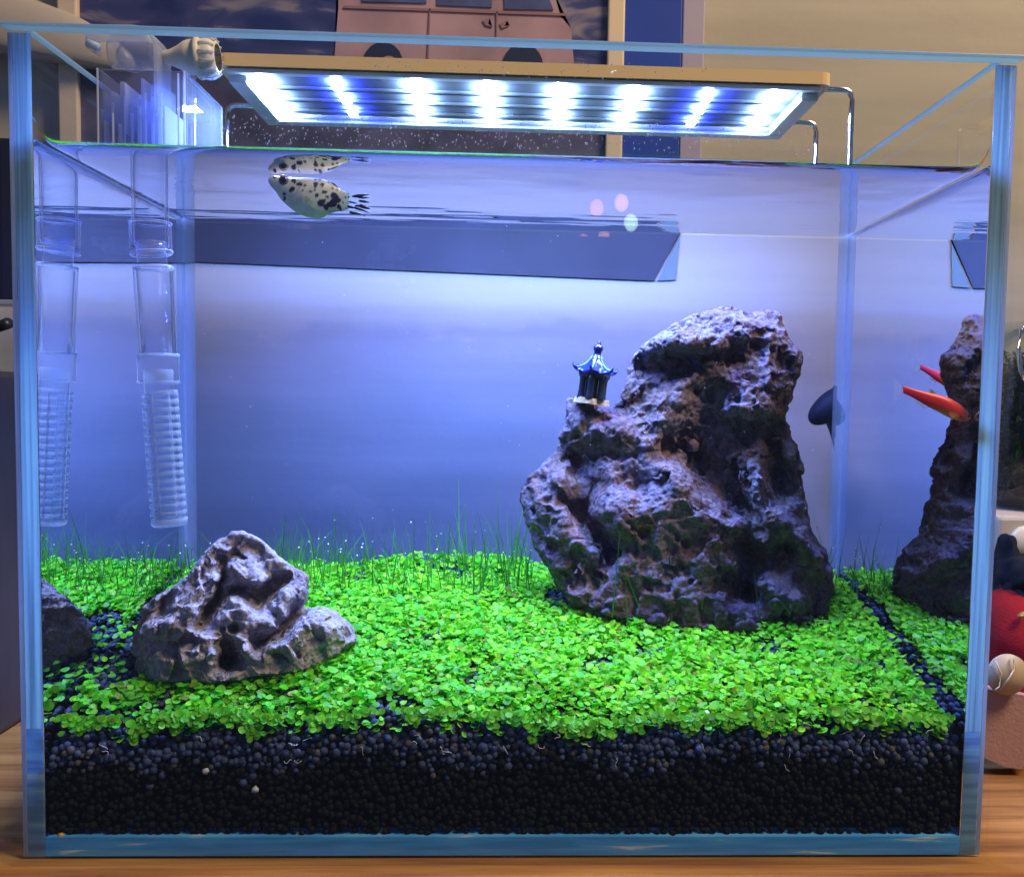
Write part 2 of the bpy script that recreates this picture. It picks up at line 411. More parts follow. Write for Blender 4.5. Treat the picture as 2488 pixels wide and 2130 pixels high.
def ico(sub):
    bm = bmesh.new(); bmesh.ops.create_icosphere(bm, subdivisions=sub, radius=1.0)
    v = np.array([p.co[:] for p in bm.verts]); f = np.array([[q.index for q in t.verts] for t in bm.faces]); bm.free(); return v, f
def scatter(tv, tf, pos, rot, scl, tone=None):
    """tile a small mesh: pos n x 3, rot n x 3 x 3, scl n or n x 3"""
    n = len(pos); scl = np.asarray(scl); scl = scl[:, None].repeat(3, 1) if scl.ndim == 1 else scl
    v = np.einsum('nij,nkj->nki', rot, tv[None]*scl[:, None, :])+pos[:, None, :]
    f = (tf[None]+(np.arange(n)*len(tv))[:, None, None]).reshape(-1, tf.shape[1])
    c = None if tone is None else np.repeat(tone, len(tv), axis=0)
    return v.reshape(-1, 3), f, c
def rots(n, tilt=math.pi):
    a = rng.uniform(0, 2*math.pi, n); b = rng.uniform(0, tilt, n); g = rng.uniform(0, 2*math.pi, n)
    def Z(t): o = np.zeros((n, 3, 3)); o[:, 0, 0] = np.cos(t); o[:, 0, 1] = -np.sin(t); o[:, 1, 0] = np.sin(t); o[:, 1, 1] = np.cos(t); o[:, 2, 2] = 1; return o
    def Xr(t): o = np.zeros((n, 3, 3)); o[:, 1, 1] = np.cos(t); o[:, 1, 2] = -np.sin(t); o[:, 2, 1] = np.sin(t); o[:, 2, 2] = np.cos(t); o[:, 0, 0] = 1; return o
    return Z(a) @ Xr(b) @ Z(g)
def tone_mat(name, rough=0.6, spec=0.3, trans=0.0, bump=0.0):
    m = N(name); at = m.n('Attribute', {'attribute_name': 'tone'}); b = m.n('BsdfPrincipled', Roughness=rough); b.inputs['Specular IOR Level'].default_value = spec
    m.set(b, 'Base_Color', at.outputs['Color'])
    if bump:
        tc = m.n('TexCoord'); nt = m.n('TexNoise', Vector=tc.outputs['Object'], Scale=1500.0, Detail=4.0)
        m.set(b, 'Normal', m.n('Bump', Strength=bump, Distance=0.0004, Height=nt.outputs[0]))
    if trans:
        t = m.n('BsdfTranslucent'); m.set(t, 'Color', at.outputs['Color']); return m.done(m.n('MixShader', i0=trans, i1=b, i2=t))
    return m.done(b)
M_PEL = tone_mat('soil_pellet', 0.8, 0.12, bump=0.5)
I1v, I1f = ico(2); I0v, I0f = ico(1)
# layer against the front glass
pos = []; sz = []
for layer, yy in ((0, 0.0088), (1, 0.0104), (2, 0.0121)):
    zrow = T+0.0014
    k = 0
    while zrow < ZF+0.004:
        xx = -XI+0.0016+(0.0013 if k % 2 else 0)
        while xx < XI-0.0012:
            px = xx+rng.normal(0, 0.0006); pz = zrow+rng.normal(0, 0.0006)
            if pz < soil_z(px, (0.0088, 0.0112, 0.0138)[layer])[0]+rng.normal(0, 0.0006) and not (layer and pz < ZF-0.025):
                pos.append((px, yy+rng.uniform(-0.0003, 0.0003), pz)); sz.append(rng.choice([rng.uniform(0.0009, 0.0014), rng.uniform(0.0013, 0.0018)]))
            xx += rng.uniform(0.0024, 0.0032)
        zrow += 0.00228; k += 1
pos = np.array(pos); sz = np.array(sz)
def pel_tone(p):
    # light fading down the glass, painted in: blue-grey granules above, near-black ones below
    n = len(p); cap = p[:, 2]+rng.normal(0, 0.0030, n)+0.004*vnoise(np.stack([p[:, 0]*60, p[:, 0]*0, p[:, 0]*0], 1), 77) > ZFADE  # cap: granules on the lit side of the painted fade, no separate layer
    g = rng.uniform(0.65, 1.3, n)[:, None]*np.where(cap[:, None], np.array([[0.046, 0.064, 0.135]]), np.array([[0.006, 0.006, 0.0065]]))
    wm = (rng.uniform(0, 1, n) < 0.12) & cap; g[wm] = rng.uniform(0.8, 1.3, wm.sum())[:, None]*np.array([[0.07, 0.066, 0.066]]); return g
ZFADE = P(1244, 1852, 0.009)[2]
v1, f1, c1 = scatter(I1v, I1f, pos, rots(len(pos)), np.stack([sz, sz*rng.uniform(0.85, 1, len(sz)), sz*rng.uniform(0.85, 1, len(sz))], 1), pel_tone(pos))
# on the surface
px, py = np.meshgrid(np.arange(-XI+0.002, XI-0.001, 0.0027), np.arange(0.0138, TANK_D-0.001, 0.0027)); px = px.ravel()+rng.normal(0, 0.0005, px.size); py = py.ravel()+rng.normal(0, 0.0005, py.size)
px = np.clip(px, -XI+0.0016, XI-0.0016); py = np.minimum(py, TANK_D-0.0016)
s2 = rng.uniform(0.0012, 0.0019, len(px)); pz = soil_z(px, py)+rng.uniform(-0.0008, 0.0010, len(px))
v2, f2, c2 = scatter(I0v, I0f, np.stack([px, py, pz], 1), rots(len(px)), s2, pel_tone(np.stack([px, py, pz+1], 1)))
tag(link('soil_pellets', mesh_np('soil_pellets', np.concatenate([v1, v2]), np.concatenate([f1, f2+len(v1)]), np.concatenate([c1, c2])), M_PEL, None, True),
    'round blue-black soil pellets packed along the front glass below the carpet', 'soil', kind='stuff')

# ------------------------------------------------------------------ rocks
def in_poly(px, py, poly):
    r = np.zeros(len(px), bool); n = len(poly)
    for i in range(n):
        x1, y1 = poly[i]; x2, y2 = poly[(i+1) % n]
        if y1 == y2: continue
        r ^= ((y1 > py) != (y2 > py)) & (px < (x2-x1)*(py-y1)/(y2-y1)+x1)
    return r
def edge_dist(px, py, poly):
    d = np.full(len(px), 1e9); n = len(poly)
    for i in range(n):
        a = np.array(poly[i]); b = np.array(poly[(i+1) % n]); ab = b-a; L = ab@ab
        t = np.clip(((px-a[0])*ab[0]+(py-a[1])*ab[1])/L, 0, 1); d = np.minimum(d, np.hypot(px-a[0]-t*ab[0], py-a[1]-t*ab[1]))
    return d
RB = 3.5
def rbf(px, py, ctrl):
    """surface through all crease points, creased at them"""
    c = np.array([k[:2] for k in ctrl], float); val = np.array([k[2] for k in ctrl], float)
    keep = [0]
    for i in range(1, len(c)):
        if np.hypot(c[keep, 0]-c[i, 0], c[keep, 1]-c[i, 1]).min() > 5: keep.append(i)
    c, val = c[keep], val[keep]
    r = np.sqrt((c[:, None, 0]-c[None, :, 0])**2+(c[:, None, 1]-c[None, :, 1])**2+RB**2)
    A = np.zeros((len(c)+3,)*2); A[:len(c), :len(c)] = r-np.eye(len(c))*1.5; A[:len(c), len(c):] = np.c_[np.ones(len(c)), c]; A[len(c):, :len(c)] = A[:len(c), len(c):].T
    s = np.linalg.solve(A, np.r_[val, 0, 0, 0]); out = s[len(c)]+s[len(c)+1]*px+s[len(c)+2]*py
    for i in range(len(c)): out = out+s[i]*np.sqrt((px-c[i, 0])**2+(py-c[i, 1])**2+RB**2)
    return out
def dens(line, step=10):
    out = []
    for a, b in zip(line, line[1:]):
        n = max(1, int(math.hypot(a[0]-b[0], a[1]-b[1])/step))
        out += [tuple(a[k]+(b[k]-a[k])*i/n for k in range(3)) for i in range(n)]
    return out+[tuple(line[-1])]
def chisel(px, py, cell, hgt, tilt, seed):
    """flat broken facets: one random height and tilt per irregular cell"""
    qx = px+0.35*cell*fbm(np.stack([px/cell/1.2, py/cell/1.2, px*0+seed], 1), 3, seed); qy = py+0.35*cell*fbm(np.stack([px/cell/1.2, py/cell/1.2, px*0+seed+30], 1), 3, seed+1)
    i, j = np.floor(qx/cell).astype(np.int64), np.floor(qy/cell).astype(np.int64); best = np.full(len(px), 1e9); out = np.zeros(len(px)); z0 = np.zeros(len(px), np.int64)
    for dx in (-1, 0, 1):
        for dy in (-1, 0, 1):
            a, b = i+dx, j+dy; cx = (a+_h(a, b, z0, seed+2))*cell; cyy = (b+_h(a, b, z0, seed+3))*cell; d = (qx-cx)**2+(qy-cyy)**2
            v = hgt*(_h(a, b, z0, seed+4)*2-1)+tilt*((_h(a, b, z0, seed+5)*2-1)*(qx-cx)+(_h(a, b, z0, seed+6)*2-1)*(qy-cyy))
            out = np.where(d < best, v, out); best = np.minimum(best, d)
    return out
def make_rock(name, poly, yc, lines, back, step, R, noise_amp, pits, mat, seed, gain=1.0, sharp=0.0, blur=40, chs=(60, 0.001, 0.00002), cup=(0.0, 60, 0.0, 150), vox=0.0006):
    """poly: silhouette in photograph pixels; lines: creases (px, py, metres towards the viewer); back: depth behind the silhouette plane"""
    P0 = np.array(poly); x0, y0 = P0.min(0)-2; x1, y1 = P0.max(0)+2
    ax = np.arange(x0, x1, step); ay = np.arange(y0, y1, step); GX, GY = np.meshgrid(ax, ay); px, py = GX.ravel(), GY.ravel()
    wob = np.stack([px/22, py/22, px*0+seed], 1)
    qx = px+5.0*fbm(wob, 3, seed); qy = py+5.0*fbm(wob+50, 3, seed+1)
    ins = in_poly(qx, qy, poly); d = edge_dist(qx, qy, poly)
    ctrl = []
    for l in lines: ctrl += dens(l) if len(l) > 1 else [l[0]]
    ux = 7*fbm(np.stack([px/45, py/45, px*0+seed], 1), 3, seed+300); uy = 7*fbm(np.stack([px/45, py/45, px*0+seed+9], 1), 3, seed+301)
    F = rbf(px+ux, py+uy, ctrl)*gain+chisel(px, py, chs[0], chs[1], chs[2], seed+200); G2 = F.reshape(GX.shape); kb = int(blur/step)
    def bl(a, ax_):
        k = np.ones(2*kb+1)/(2*kb+1); return np.apply_along_axis(lambda r: np.convolve(np.pad(r, kb, mode='edge'), k, 'valid'), ax_, a)
    F = np.maximum((G2+sharp*(G2-bl(bl(bl(bl(G2, 0), 1), 0), 1))).ravel(), 0.002)
    g = np.sqrt(np.clip(1-(1-np.clip(d/R, 0, 1))**2, 0, 1)); g2 = np.sqrt(np.clip(1-(1-np.clip(d/(R*3.2), 0, 1))**2, 0, 1))
    m2 = ins.reshape(GX.shape); pad = np.pad(m2, 1); core = pad[1:-1, 1:-1] & pad[:-2, 1:-1] & pad[2:, 1:-1] & pad[1:-1, :-2] & pad[1:-1, 2:] & pad[:-2, :-2] & pad[2:, 2:] & pad[:-2, 2:] & pad[2:, :-2]
    core = core.ravel()
    fi = -np.ones(len(px), int); fi[ins] = np.arange(ins.sum()); n1 = ins.sum()
    bi = fi.copy(); bi[core] = n1+np.arange(core.sum())
    fr = PA(px[ins], py[ins], yc-(F*g)[ins]*np.where(core[ins], 1, 0))
    bk = PA(px[core], py[core], yc+(back*g2*(0.75+0.35*fbm(np.stack([px/90, py/90, px*0+9], 1), 3, seed+7)))[core])
    V = np.concatenate([fr, bk]); w_ = len(ax)
    k = (np.arange(len(ay)-1)[:, None]*w_+np.arange(w_-1)[None, :]).ravel()
    q = np.stack([k, k+1, k+w_+1, k+w_], 1); ok = ins[q].all(1)
    Fq = fi[q[ok]][:, ::-1]; Bq = bi[q[ok]]
    keep = ~(Fq[:, ::-1] == Bq).all(1); faces = np.concatenate([Fq, Bq[keep]])
    # even out the mesh, then relief along the normals
    tmp = bpy.data.objects.new('tmp', mesh_np('tmp', V, faces)); C.objects.link(tmp); md = tmp.modifiers.new('r', 'REMESH'); md.mode = 'VOXEL'; md.voxel_size = vox
    ev = tmp.evaluated_get(bpy.context.evaluated_depsgraph_get()); em = ev.to_mesh(); V = np.empty(len(em.vertices)*3, np.float32); em.vertices.foreach_get('co', V); V = V.reshape(-1, 3).astype(float)
    fl = np.empty(len(em.loops), np.int32); em.loops.foreach_get('vertex_index', fl); faces = fl.reshape(-1, 4); ev.to_mesh_clear(); tm = tmp.data; bpy.data.objects.remove(tmp); bpy.data.meshes.remove(tm)
    t0, t1, t2, t3 = (V[faces[:, c]] for c in range(4)); vol = (t0*np.cross(t1, t2)).sum()+(t0*np.cross(t2, t3)).sum()
    if vol < 0: faces = faces[:, ::-1].copy()
    print(name, 'volume sign', vol > 0, len(V))
    for rnd in range(2):
        e1 = V[faces[:, 2]]-V[faces[:, 0]]; e2 = V[faces[:, 3]]-V[faces[:, 1]]; nf = np.cross(e1, e2); vn = np.zeros_like(V)
        for c in range(4): np.add.at(vn, faces[:, c], nf)
        vn /= np.linalg.norm(vn, axis=1, keepdims=True)+1e-12
        if rnd == 0:
            p = V*np.array([1, 1, 1.0])
            disp = noise_amp*(1.0*fbm(p*55, 4, seed, True)+0.55*fbm(p*125, 3, seed+3, True)+0.35*fbm(p*260, 3, seed+4, True))
            wp = p+0.006*np.stack([fbm(p*70, 2, seed+31), fbm(p*70, 2, seed+32), fbm(p*70, 2, seed+33)], 1)
            disp += cup[0]*(worley(wp*cup[1]*np.array([1, .8, .8]), seed+41)-0.5)*2*np.clip(.8+fbm(p*18, 2, seed+43), .45, 1.3)
        else:
            p = V
            disp = noise_amp*(0.28*fbm(p*300, 3, seed+5, True)+0.13*fbm(p*800, 2, seed+6))
            disp += cup[2]*(worley((p+0.002*np.stack([fbm(p*200, 2, seed+51), fbm(p*200, 2, seed+52), fbm(p*200, 2, seed+53)], 1))*cup[3], seed+45)-0.5)*2
            for fq, dp, thr, sd_ in ((68, 1.9, 0.55, 11), (125, 1.25, 0.52, 15), (250, 0.62, 0.50, 19), (430, 0.34, 0.48, 23)):
                wl = worley(p*fq*np.array([1, 1, 0.8])+0.55*np.stack([fbm(p*fq*1.5, 2, sd_+1), fbm(p*fq*1.5, 2, sd_+2), fbm(p*fq*1.5, 2, sd_+3)], 1), seed+sd_)
                tt = np.clip((thr-wl)/0.34, 0, 1); tt = tt*tt*(3-2*tt); disp -= pits*dp*tt*np.clip(0.55+fbm(p*30, 2, seed+sd_+5)*1.7, 0, 1.2)
        V = V+vn*disp[:, None]
    rel = fbm(V*38, 4, seed+21); me = mesh_np(name, V, faces)
    return link(name, me, mat, None, True)
def rock_mat(name, pale, brown, dark, moss):
    m = N(name); tc = m.n('TexCoord'); b = m.n('BsdfPrincipled', Roughness=0.95); b.inputs['Specular IOR Level'].default_value = 0.12
    co = tc.outputs['Object']
    n1 = m.n('TexNoise', Vector=co, Scale=42.0, Detail=7.0, Roughness=0.62); n2 = m.n('TexNoise', Vector=co, Scale=330.0, Detail=7.0, Roughness=0.7)
    n3 = m.n('TexNoise', Vector=co, Scale=95.0, Detail=5.0); n4 = m.n('TexNoise', Vector=co, Scale=900.0, Detail=3.0)
    r1 = ramp(m, n1.outputs[0], [(0.36, dark), (0.47, [a*0.5+b_*0.5 for a, b_ in zip(brown, pale)]), (0.58, pale), (0.72, [min(1, x*1.2) for x in pale])])
    f3 = ramp(m, n3.outputs[0], [(0.56, (0, 0, 0)), (0.68, (0.85, 0.85, 0.85))])
    mx = m.n('Mix', {'data_type': 'RGBA'}); m.set(mx, 'i0', f3); m.set(mx, 'i6', r1); mx.inputs[7].default_value = c4(brown)
    sp = ramp(m, n2.outputs[0], [(0.30, (0.45, 0.45, 0.45)), (0.50, (0.95, 0.95, 0.95)), (0.68, (1.35, 1.35, 1.35))])
    mu = m.n('Mix', {'data_type': 'RGBA', 'blend_type': 'MULTIPLY'}); mu.inputs[0].default_value = 1.0
    m.t.links.new(mx.outputs[2], mu.inputs[6]); m.set(mu, 'i7', sp)
    ge = m.n('NewGeometry'); wr = ramp(m, ge.outputs['Pointiness'], [(0.52, (0, 0, 0)), (0.62, (1, 1, 1))])
    mw = m.n('Mix', {'data_type': 'RGBA'}); wf = m.n('Math', {'operation': 'MULTIPLY'}, i0=wr.outputs[0], i1=0.32); m.set(mw, 'i0', wf); m.t.links.new(mu.outputs[2], mw.inputs[6]); mw.inputs[7].default_value = c4([min(1, x*1.75) for x in pale])
    m.t.links.new(mw.outputs[2], b.inputs['Base Color'])
    n5 = m.n('TexVoronoi', Vector=co, Scale=420.0)
    ad0 = m.n('Math', {'operation': 'MULTIPLY_ADD'}, i0=n4.outputs[0], i1=0.7, i2=n2.outputs[0]); ad = m.n('Math', {'operation': 'MULTIPLY_ADD'}, i0=n5.outputs[0], i1=0.8, i2=ad0)
    m.set(b, 'Normal', m.n('Bump', Strength=0.85, Distance=0.0009, Height=ad))
    return m.done(b)
S = 2488/2072
def c5(x, y, v=None):
    X, Y = x*0.4792+1200, y*0.4792+700; return (X, Y) if v is None else (X, Y, v)
big_poly = [(a*S, b*S) for a, b in [(1480,617),(1500,628),(1520,632),(1560,628),(1578,640),(1588,668),(1600,690),(1622,712),(1624,735),(1612,770),(1600,800),(1597,850),(1600,880),(1612,900),(1622,930),(1630,950),(1620,965),(1625,990),(1635,1030),(1640,1070),(1655,1095),(1675,1120),(1687,1150),(1690,1190),(1682,1235),(1660,1275),(1600,1290),(1400,1285),(1250,1265),(1150,1225),(1110,1150),(1085,1110),(1065,1060),(1052,1015),(1060,985),(1068,965),(1090,950),(1105,935),(1125,915),(1130,880),(1140,850),(1145,820),(1150,808),(1165,808),(1200,813),(1235,818),(1252,808),(1260,780),(1270,740),(1285,710),(1300,693),(1330,680),(1360,660),(1390,640),(1410,630),(1440,627),(1462,620)]]
big_lines = [
 # lit cap: back edge low, front lip high, shadowed wall under the lip
 [c5(1020,140,.004), c5(1200,100,.003), c5(1420,130,.004)],
 [c5(720,300,.010), c5(790,265,.014), c5(880,300,.017), c5(1030,300,.0175), c5(1140,300,.0185), c5(1185,245,.0155), c5(1290,235,.0155), c5(1400,245,.014), c5(1450,170,.008)],
 [c5(740,360,.006), c5(850,350,.008), c5(1000,345,.008), c5(1120,350,.010), c5(1220,300,.011), c5(1350,290,.012)],
 [c5(800,480,.008), c5(950,450,.008), c5(1060,420,.010)],
 # right shoulder bulge
 [c5(1250,420,.015), c5(1400,420,.019), c5(1500,400,.014)], [c5(1220,600,.022), c5(1330,610,.024), c5(1450,620,.018)],
 [c5(1230,690,.012), c5(1300,720,.011), c5(1440,720,.010)],
 # diagonal rib in the upper hollow
 [c5(1130,330,.012), c5(1060,410,.014), c5(960,500,.015), c5(900,600,.018), c5(840,690,.020)],
 [c5(1130,450,.013), c5(1190,530,.016), c5(1230,600,.020)], [c5(1020,520,.007), c5(1080,560,.007), c5(1120,590,.008)],
 # left wall
 [c5(700,430,.006), c5(660,560,.007)], [c5(440,600,.006), c5(560,620,.006), c5(640,620,.007)],
 [c5(390,700,.010), c5(520,720,.016), c5(640,680,.017), c5(760,720,.018), c5(830,770,.018)],
 # middle dark hollow
 [c5(870,800,.010), c5(950,790,.009), c5(1060,770,.010)], [c5(985,900,.011), c5(1060,985,.013), c5(1130,1060,.016), c5(1200,1150,.020)],
 [c5(1150,900,.010), c5(1230,1000,.010), c5(1290,1120,.012)],
 # lit slab and the lip of the front lobe
 [c5(560,860,.015), c5(680,840,.020), c5(780,840,.022)], [c5(600,960,.022), c5(720,1000,.021), c5(860,960,.027)],
 [c5(560,1130,.030), c5(680,1120,.033), c5(840,1100,.034), c5(960,1080,.035), c5(1050,1100,.035), c5(1100,1160,.035), c5(1215,1205,.033)],
 [c5(900,890,.024), c5(980,990,.029), c5(1050,1090,.034)],
 # front lobe face, undercut downwards
 [c5(620,1215,.0325), c5(760,1180,.034), c5(860,1190,.0352), c5(1000,1180,.0352), c5(1180,1250,.0345)],
 [c5(640,1400,.034), c5(740,1330,.0325), c5(850,1400,.0375), c5(960,1340,.035), c5(1050,1420,.0385), c5(1220,1400,.036)], [c5(650,1560,.036), c5(780,1500,.0355), c5(900,1580,.041), c5(1030,1530,.039), c5(1150,1600,.041), c5(1270,1600,.037)], [c5(700,1700,.039), c5(1200,1700,.043)],
 [c5(1255,1300,.014), c5(1262,1420,.013), c5(1290,1560,.012)],
 # left lobe
 [c5(330,940,.014), c5(320,1080,.018), c5(410,1220,.024), c5(490,1330,.027), c5(560,1420,.027)],
 [c5(230,960,.008), c5(180,1060,.010), c5(230,1220,.018), c5(350,1400,.026)], [c5(380,1100,.010), c5(450,1190,.012), c5(530,1260,.013), c5(590,1400,.016)],
 [c5(380,850,.004), c5(430,880,.004)], [c5(420,980,.010), c5(500,1000,.012)], [c5(330,1480,.026), c5(420,1400,.027), c5(520,1540,.032)],
 # right pitted flank
 [c5(1330,900,.022), c5(1350,1080,.028), c5(1440,1140,.030), c5(1560,1250,.028), c5(1640,1370,.024), c5(1690,1480,.014)],
 [c5(1420,940,.006), c5(1450,1030,.008)], [c5(1500,860,.014), c5(1530,1000,.015), c5(1580,1120,.014), c5(1600,1260,.014), c5(1690,1370,.008)],
 [c5(1330,1200,.022), c5(1380,1300,.024)], [c5(1450,1310,.018), c5(1500,1340,.018)], [c5(1380,1385,.017), c5(1420,1395,.017)], [c5(1590,1470,.018), c5(1630,1530,.017)],
 [c5(1340,1500,.034), c5(1480,1540,.035), c5(1560,1620,.033), c5(1400,1680,.038)], [c5(1300,980,.018)], [c5(1500,1420,.025)],
]
M_BIG = rock_mat('grey_brown_stone', (0.165, 0.142, 0.220), (0.155, 0.092, 0.088), (0.078, 0.062, 0.115), None)
big = make_rock('large_rock', big_poly, 0.122, big_lines, 0.006, 2.8, 20, 0.0008, 0.0017, M_BIG, 3, gain=0.98, sharp=0.42, blur=42, chs=(58, 0.0003, 0.00005), cup=(0.0009, 66, 0.0003, 170), vox=0.00058)
tag(big, 'tall craggy grey and brown rock with a ledge on its left shoulder', 'rock')

def c8(x, y, v=None):
    X, Y = x*0.28958+300, y*0.28958+1250; return (X, Y) if v is None else (X, Y, v)
small_poly = [c8(a, b) for a, b in [(900,145),(980,140),(1080,165),(1150,200),(1240,280),(1300,350),(1400,420),(1470,460),(1530,500),(1555,560),(1555,640),(1540,720),(1515,775),(1600,790),(1700,785),(1790,810),(1860,870),(1920,950),(1955,1040),(1950,1080),(1880,1130),(1750,1220),(1600,1300),(1400,1350),(1100,1400),(800,1430),(500,1430),(250,1420),(110,1380),(80,1270),(120,1200),(65,1170),(80,1080),(110,920),(170,790),(250,700),(340,640),(430,580),(520,520),(600,420),(680,310),(780,220),(860,170)]]
small_lines = [
 [c8(880,190,.003), c8(1000,190,.003), c8(1150,240,.004)],
 # left slab between the outer crack and the main crack
 [c8(770,390,.013), c8(600,560,.017), c8(450,720,.018), c8(330,850,.018)], [c8(800,520,.016), c8(720,650,.021), c8(630,790,.026), c8(590,930,.031)],
 [c8(210,960,.028), c8(370,880,.033), c8(480,900,.035), c8(590,990,.036)],
 [c8(500,600,.012), c8(350,660,.010), c8(220,800,.009), c8(150,950,.012)],
 [c8(300,800,.005), c8(340,730,.005), c8(430,640,.007)],
 # main crack
 [c8(1010,310,.004), c8(880,340,.003), c8(830,420,.001), c8(815,540,.003), c8(770,690,.006), c8(660,810,.010), c8(615,930,.016)],
 [c8(860,300,.009), c8(760,360,.010)], [c8(1060,240,.001), c8(1120,250,.001)],
 # centre slab
 [c8(880,430,.012), c8(1050,400,.012), c8(1200,420,.012), c8(1330,470,.012)], [c8(850,600,.015), c8(960,540,.017), c8(1150,570,.018)],
 [c8(830,660,.010), c8(950,620,.008), c8(1120,570,.013)],
 [c8(900,720,.021), c8(1000,740,.024), c8(1060,800,.026)], [c8(780,880,.026), c8(900,860,.028), c8(1050,880,.031), c8(1200,930,.032), c8(1290,960,.031)],
 [c8(650,1020,.034), c8(780,1000,.030), c8(880,1000,.027), c8(990,1010,.033), c8(1060,940,.033)], [c8(940,960,.022)],
 [c8(1320,560,.003), c8(1240,640,-.001), c8(1110,750,.005)], [c8(1360,520,.004)],
 [c8(1350,640,.019), c8(1450,600,.015), c8(1530,600,.006)], [c8(1250,760,.024), c8(1380,740,.022), c8(1480,700,.013)], [c8(1350,850,.026), c8(1260,820,.022)],
 # notch before the right lobe
 [c8(1500,780,-.004), c8(1400,870,-.002), c8(1300,980,.006), c8(1170,1090,.014)],
 [c8(1560,830,.012), c8(1700,830,.015), c8(1830,900,.011)], [c8(1440,950,.026), c8(1600,900,.026), c8(1760,940,.024), c8(1880,1020,.014)],
 [c8(1460,980,.031), c8(1360,1060,.033), c8(1220,1130,.034)], [c8(1550,1000,.027), c8(1700,1030,.027), c8(1850,1080,.018)],
 # lower faces, receding towards the ground
 [c8(250,1020,.029), c8(420,1050,.031), c8(580,1060,.032)], [c8(200,1200,.030), c8(330,1140,.030), c8(400,1230,.036), c8(520,1150,.034), c8(600,1200,.038), c8(760,1180,.038)], [c8(850,1100,.023), c8(860,1160,.023)],
 [c8(1000,1150,.037), c8(1150,1200,.036), c8(1280,1150,.032), c8(1400,1190,.033), c8(1560,1120,.028), c8(1700,1170,.024)], [c8(300,1350,.034), c8(500,1310,.034), c8(700,1360,.038), c8(1000,1300,.034), c8(1200,1300,.035)], [c8(860,1240,.018), c8(920,1230,.019)],
 [c8(130,1250,.012)], [c8(140,1100,.016)], [c8(200,900,.012)],
]
M_SMALL = rock_mat('pale_grey_stone', (0.35, 0.33, 0.40), (0.26, 0.22, 0.24), (0.23, 0.205, 0.265), None)
small = make_rock('small_rock', small_poly, 0.060, small_lines, 0.022, 1.8, 13, 0.0004, 0.0008, M_SMALL, 31, gain=0.9, sharp=0.38, blur=24, chs=(40, 0.0003, 0.00009), cup=(0.0004, 105, 0.0002, 280), vox=0.00042)
tag(small, 'low cracked pale grey rock with a rounded lobe on its right end', 'rock')

# ------------------------------------------------------------------ plants
def foot(px, py):
    """True where a rock stands"""
    a = P(1640*1.0, 1480, 0.118)[0]; r1 = ((px-P(1650, 1450, .118)[0])/0.066)**2+((py-0.121)/0.029)**2 < 1
    r2 = ((px-P(590, 1600, .06)[0])/0.040)**2+((py-0.058)/0.027)**2 < 1
    return r1 | r2
lv = [(0, 0, -0.10)]
for k in range(9):
    a = 2*math.pi*k/9; lv.append((math.cos(a), math.sin(a)*0.94, 0.10*math.cos(2*a)))
lv.append((-1.05, 0, 0)); lv = np.array(lv); lf = np.array([[0, k+1, (k+1) % 9+1] for k in range(9)])
n = 40000
lx = rng.uniform(-XI+0.0015, XI-0.0015, n); ly = 0.0095+(TANK_D-0.011)*rng.uniform(0, 1, n)
cov = fbm(np.stack([lx*60, ly*60, lx*0], 1), 3, 40); edge = np.minimum(lx+XI, XI-lx)
strip = np.where(lx > 0, (edge < 0.0050+0.003*fbm(np.stack([ly*80, lx*0, lx*0], 1), 2, 8)), edge < 0.0035)
bare = ((lx-P(330, 1520, .06)[0])/0.011)**2+((ly-0.066)/0.035)**2 < 1+0.8*cov
corner = (lx < P(330, 1750, .01)[0]) & (ly < 0.020) & (rng.uniform(0, 1, n) < 0.75)
drop = (cov < -0.40) & (rng.uniform(0, 1, n) < 0.8)
front_bare = (ly < 0.0165+0.0035*cov) & (rng.uniform(0, 1, n) < np.clip((0.0150-ly)/0.005, 0, 1)*(0.35+0.9*np.clip(cov+0.1, -0.4, 0.6)))
keep = ~(foot(lx, ly) | front_bare | ((strip | bare) & (rng.uniform(0, 1, n) < 0.92)) | corner | drop)
lx, ly = lx[keep], ly[keep]; n = len(lx)
big_l = rng.uniform(0.75, 1.15, n)*0.00150*(1-0.06*ly/TANK_D)*rng.choice([0.62, 0.9, 1.0, 1.0, 1.1, 1.38], n, p=[.14, .2, .24, .2, .15, .07])
hgt = rng.uniform(0.0018, 0.0052, n)*(1+0.3*rng.normal(0, 1, n).clip(-1, 1))
LEAN = np.array([[1, 0, 0], [0, 0.956, -0.292], [0, 0.292, 0.956]])
tl = LEAN[None] @ np.where((rng.uniform(0, 1, n) < 0.3)[:, None, None], rots(n, 1.25), rots(n, 0.62))
val = np.clip(rng.normal(1, 0.2, n), 0.55, 1.5)[:, None]; hue = rng.uniform(0, 1, n)[:, None]; hue = np.clip(hue+0.6*(lx[:, None]/XI)*0.5, 0, 1.2)
tone = val*((1-hue)*np.array([[0.085, 0.60, 0.022]])+hue*np.array([[0.30, 0.72, 0.018]]))
old = rng.uniform(0, 1, n) < 0.022; tone[old] = rng.uniform(.5, 1.1, old.sum())[:, None]*np.array([[0.42, 0.40, 0.06]])
va, fa, ca = scatter(lv, lf, np.stack([lx, ly, soil_z(lx, ly)+hgt], 1), tl, np.stack([big_l, big_l, big_l], 1), tone)
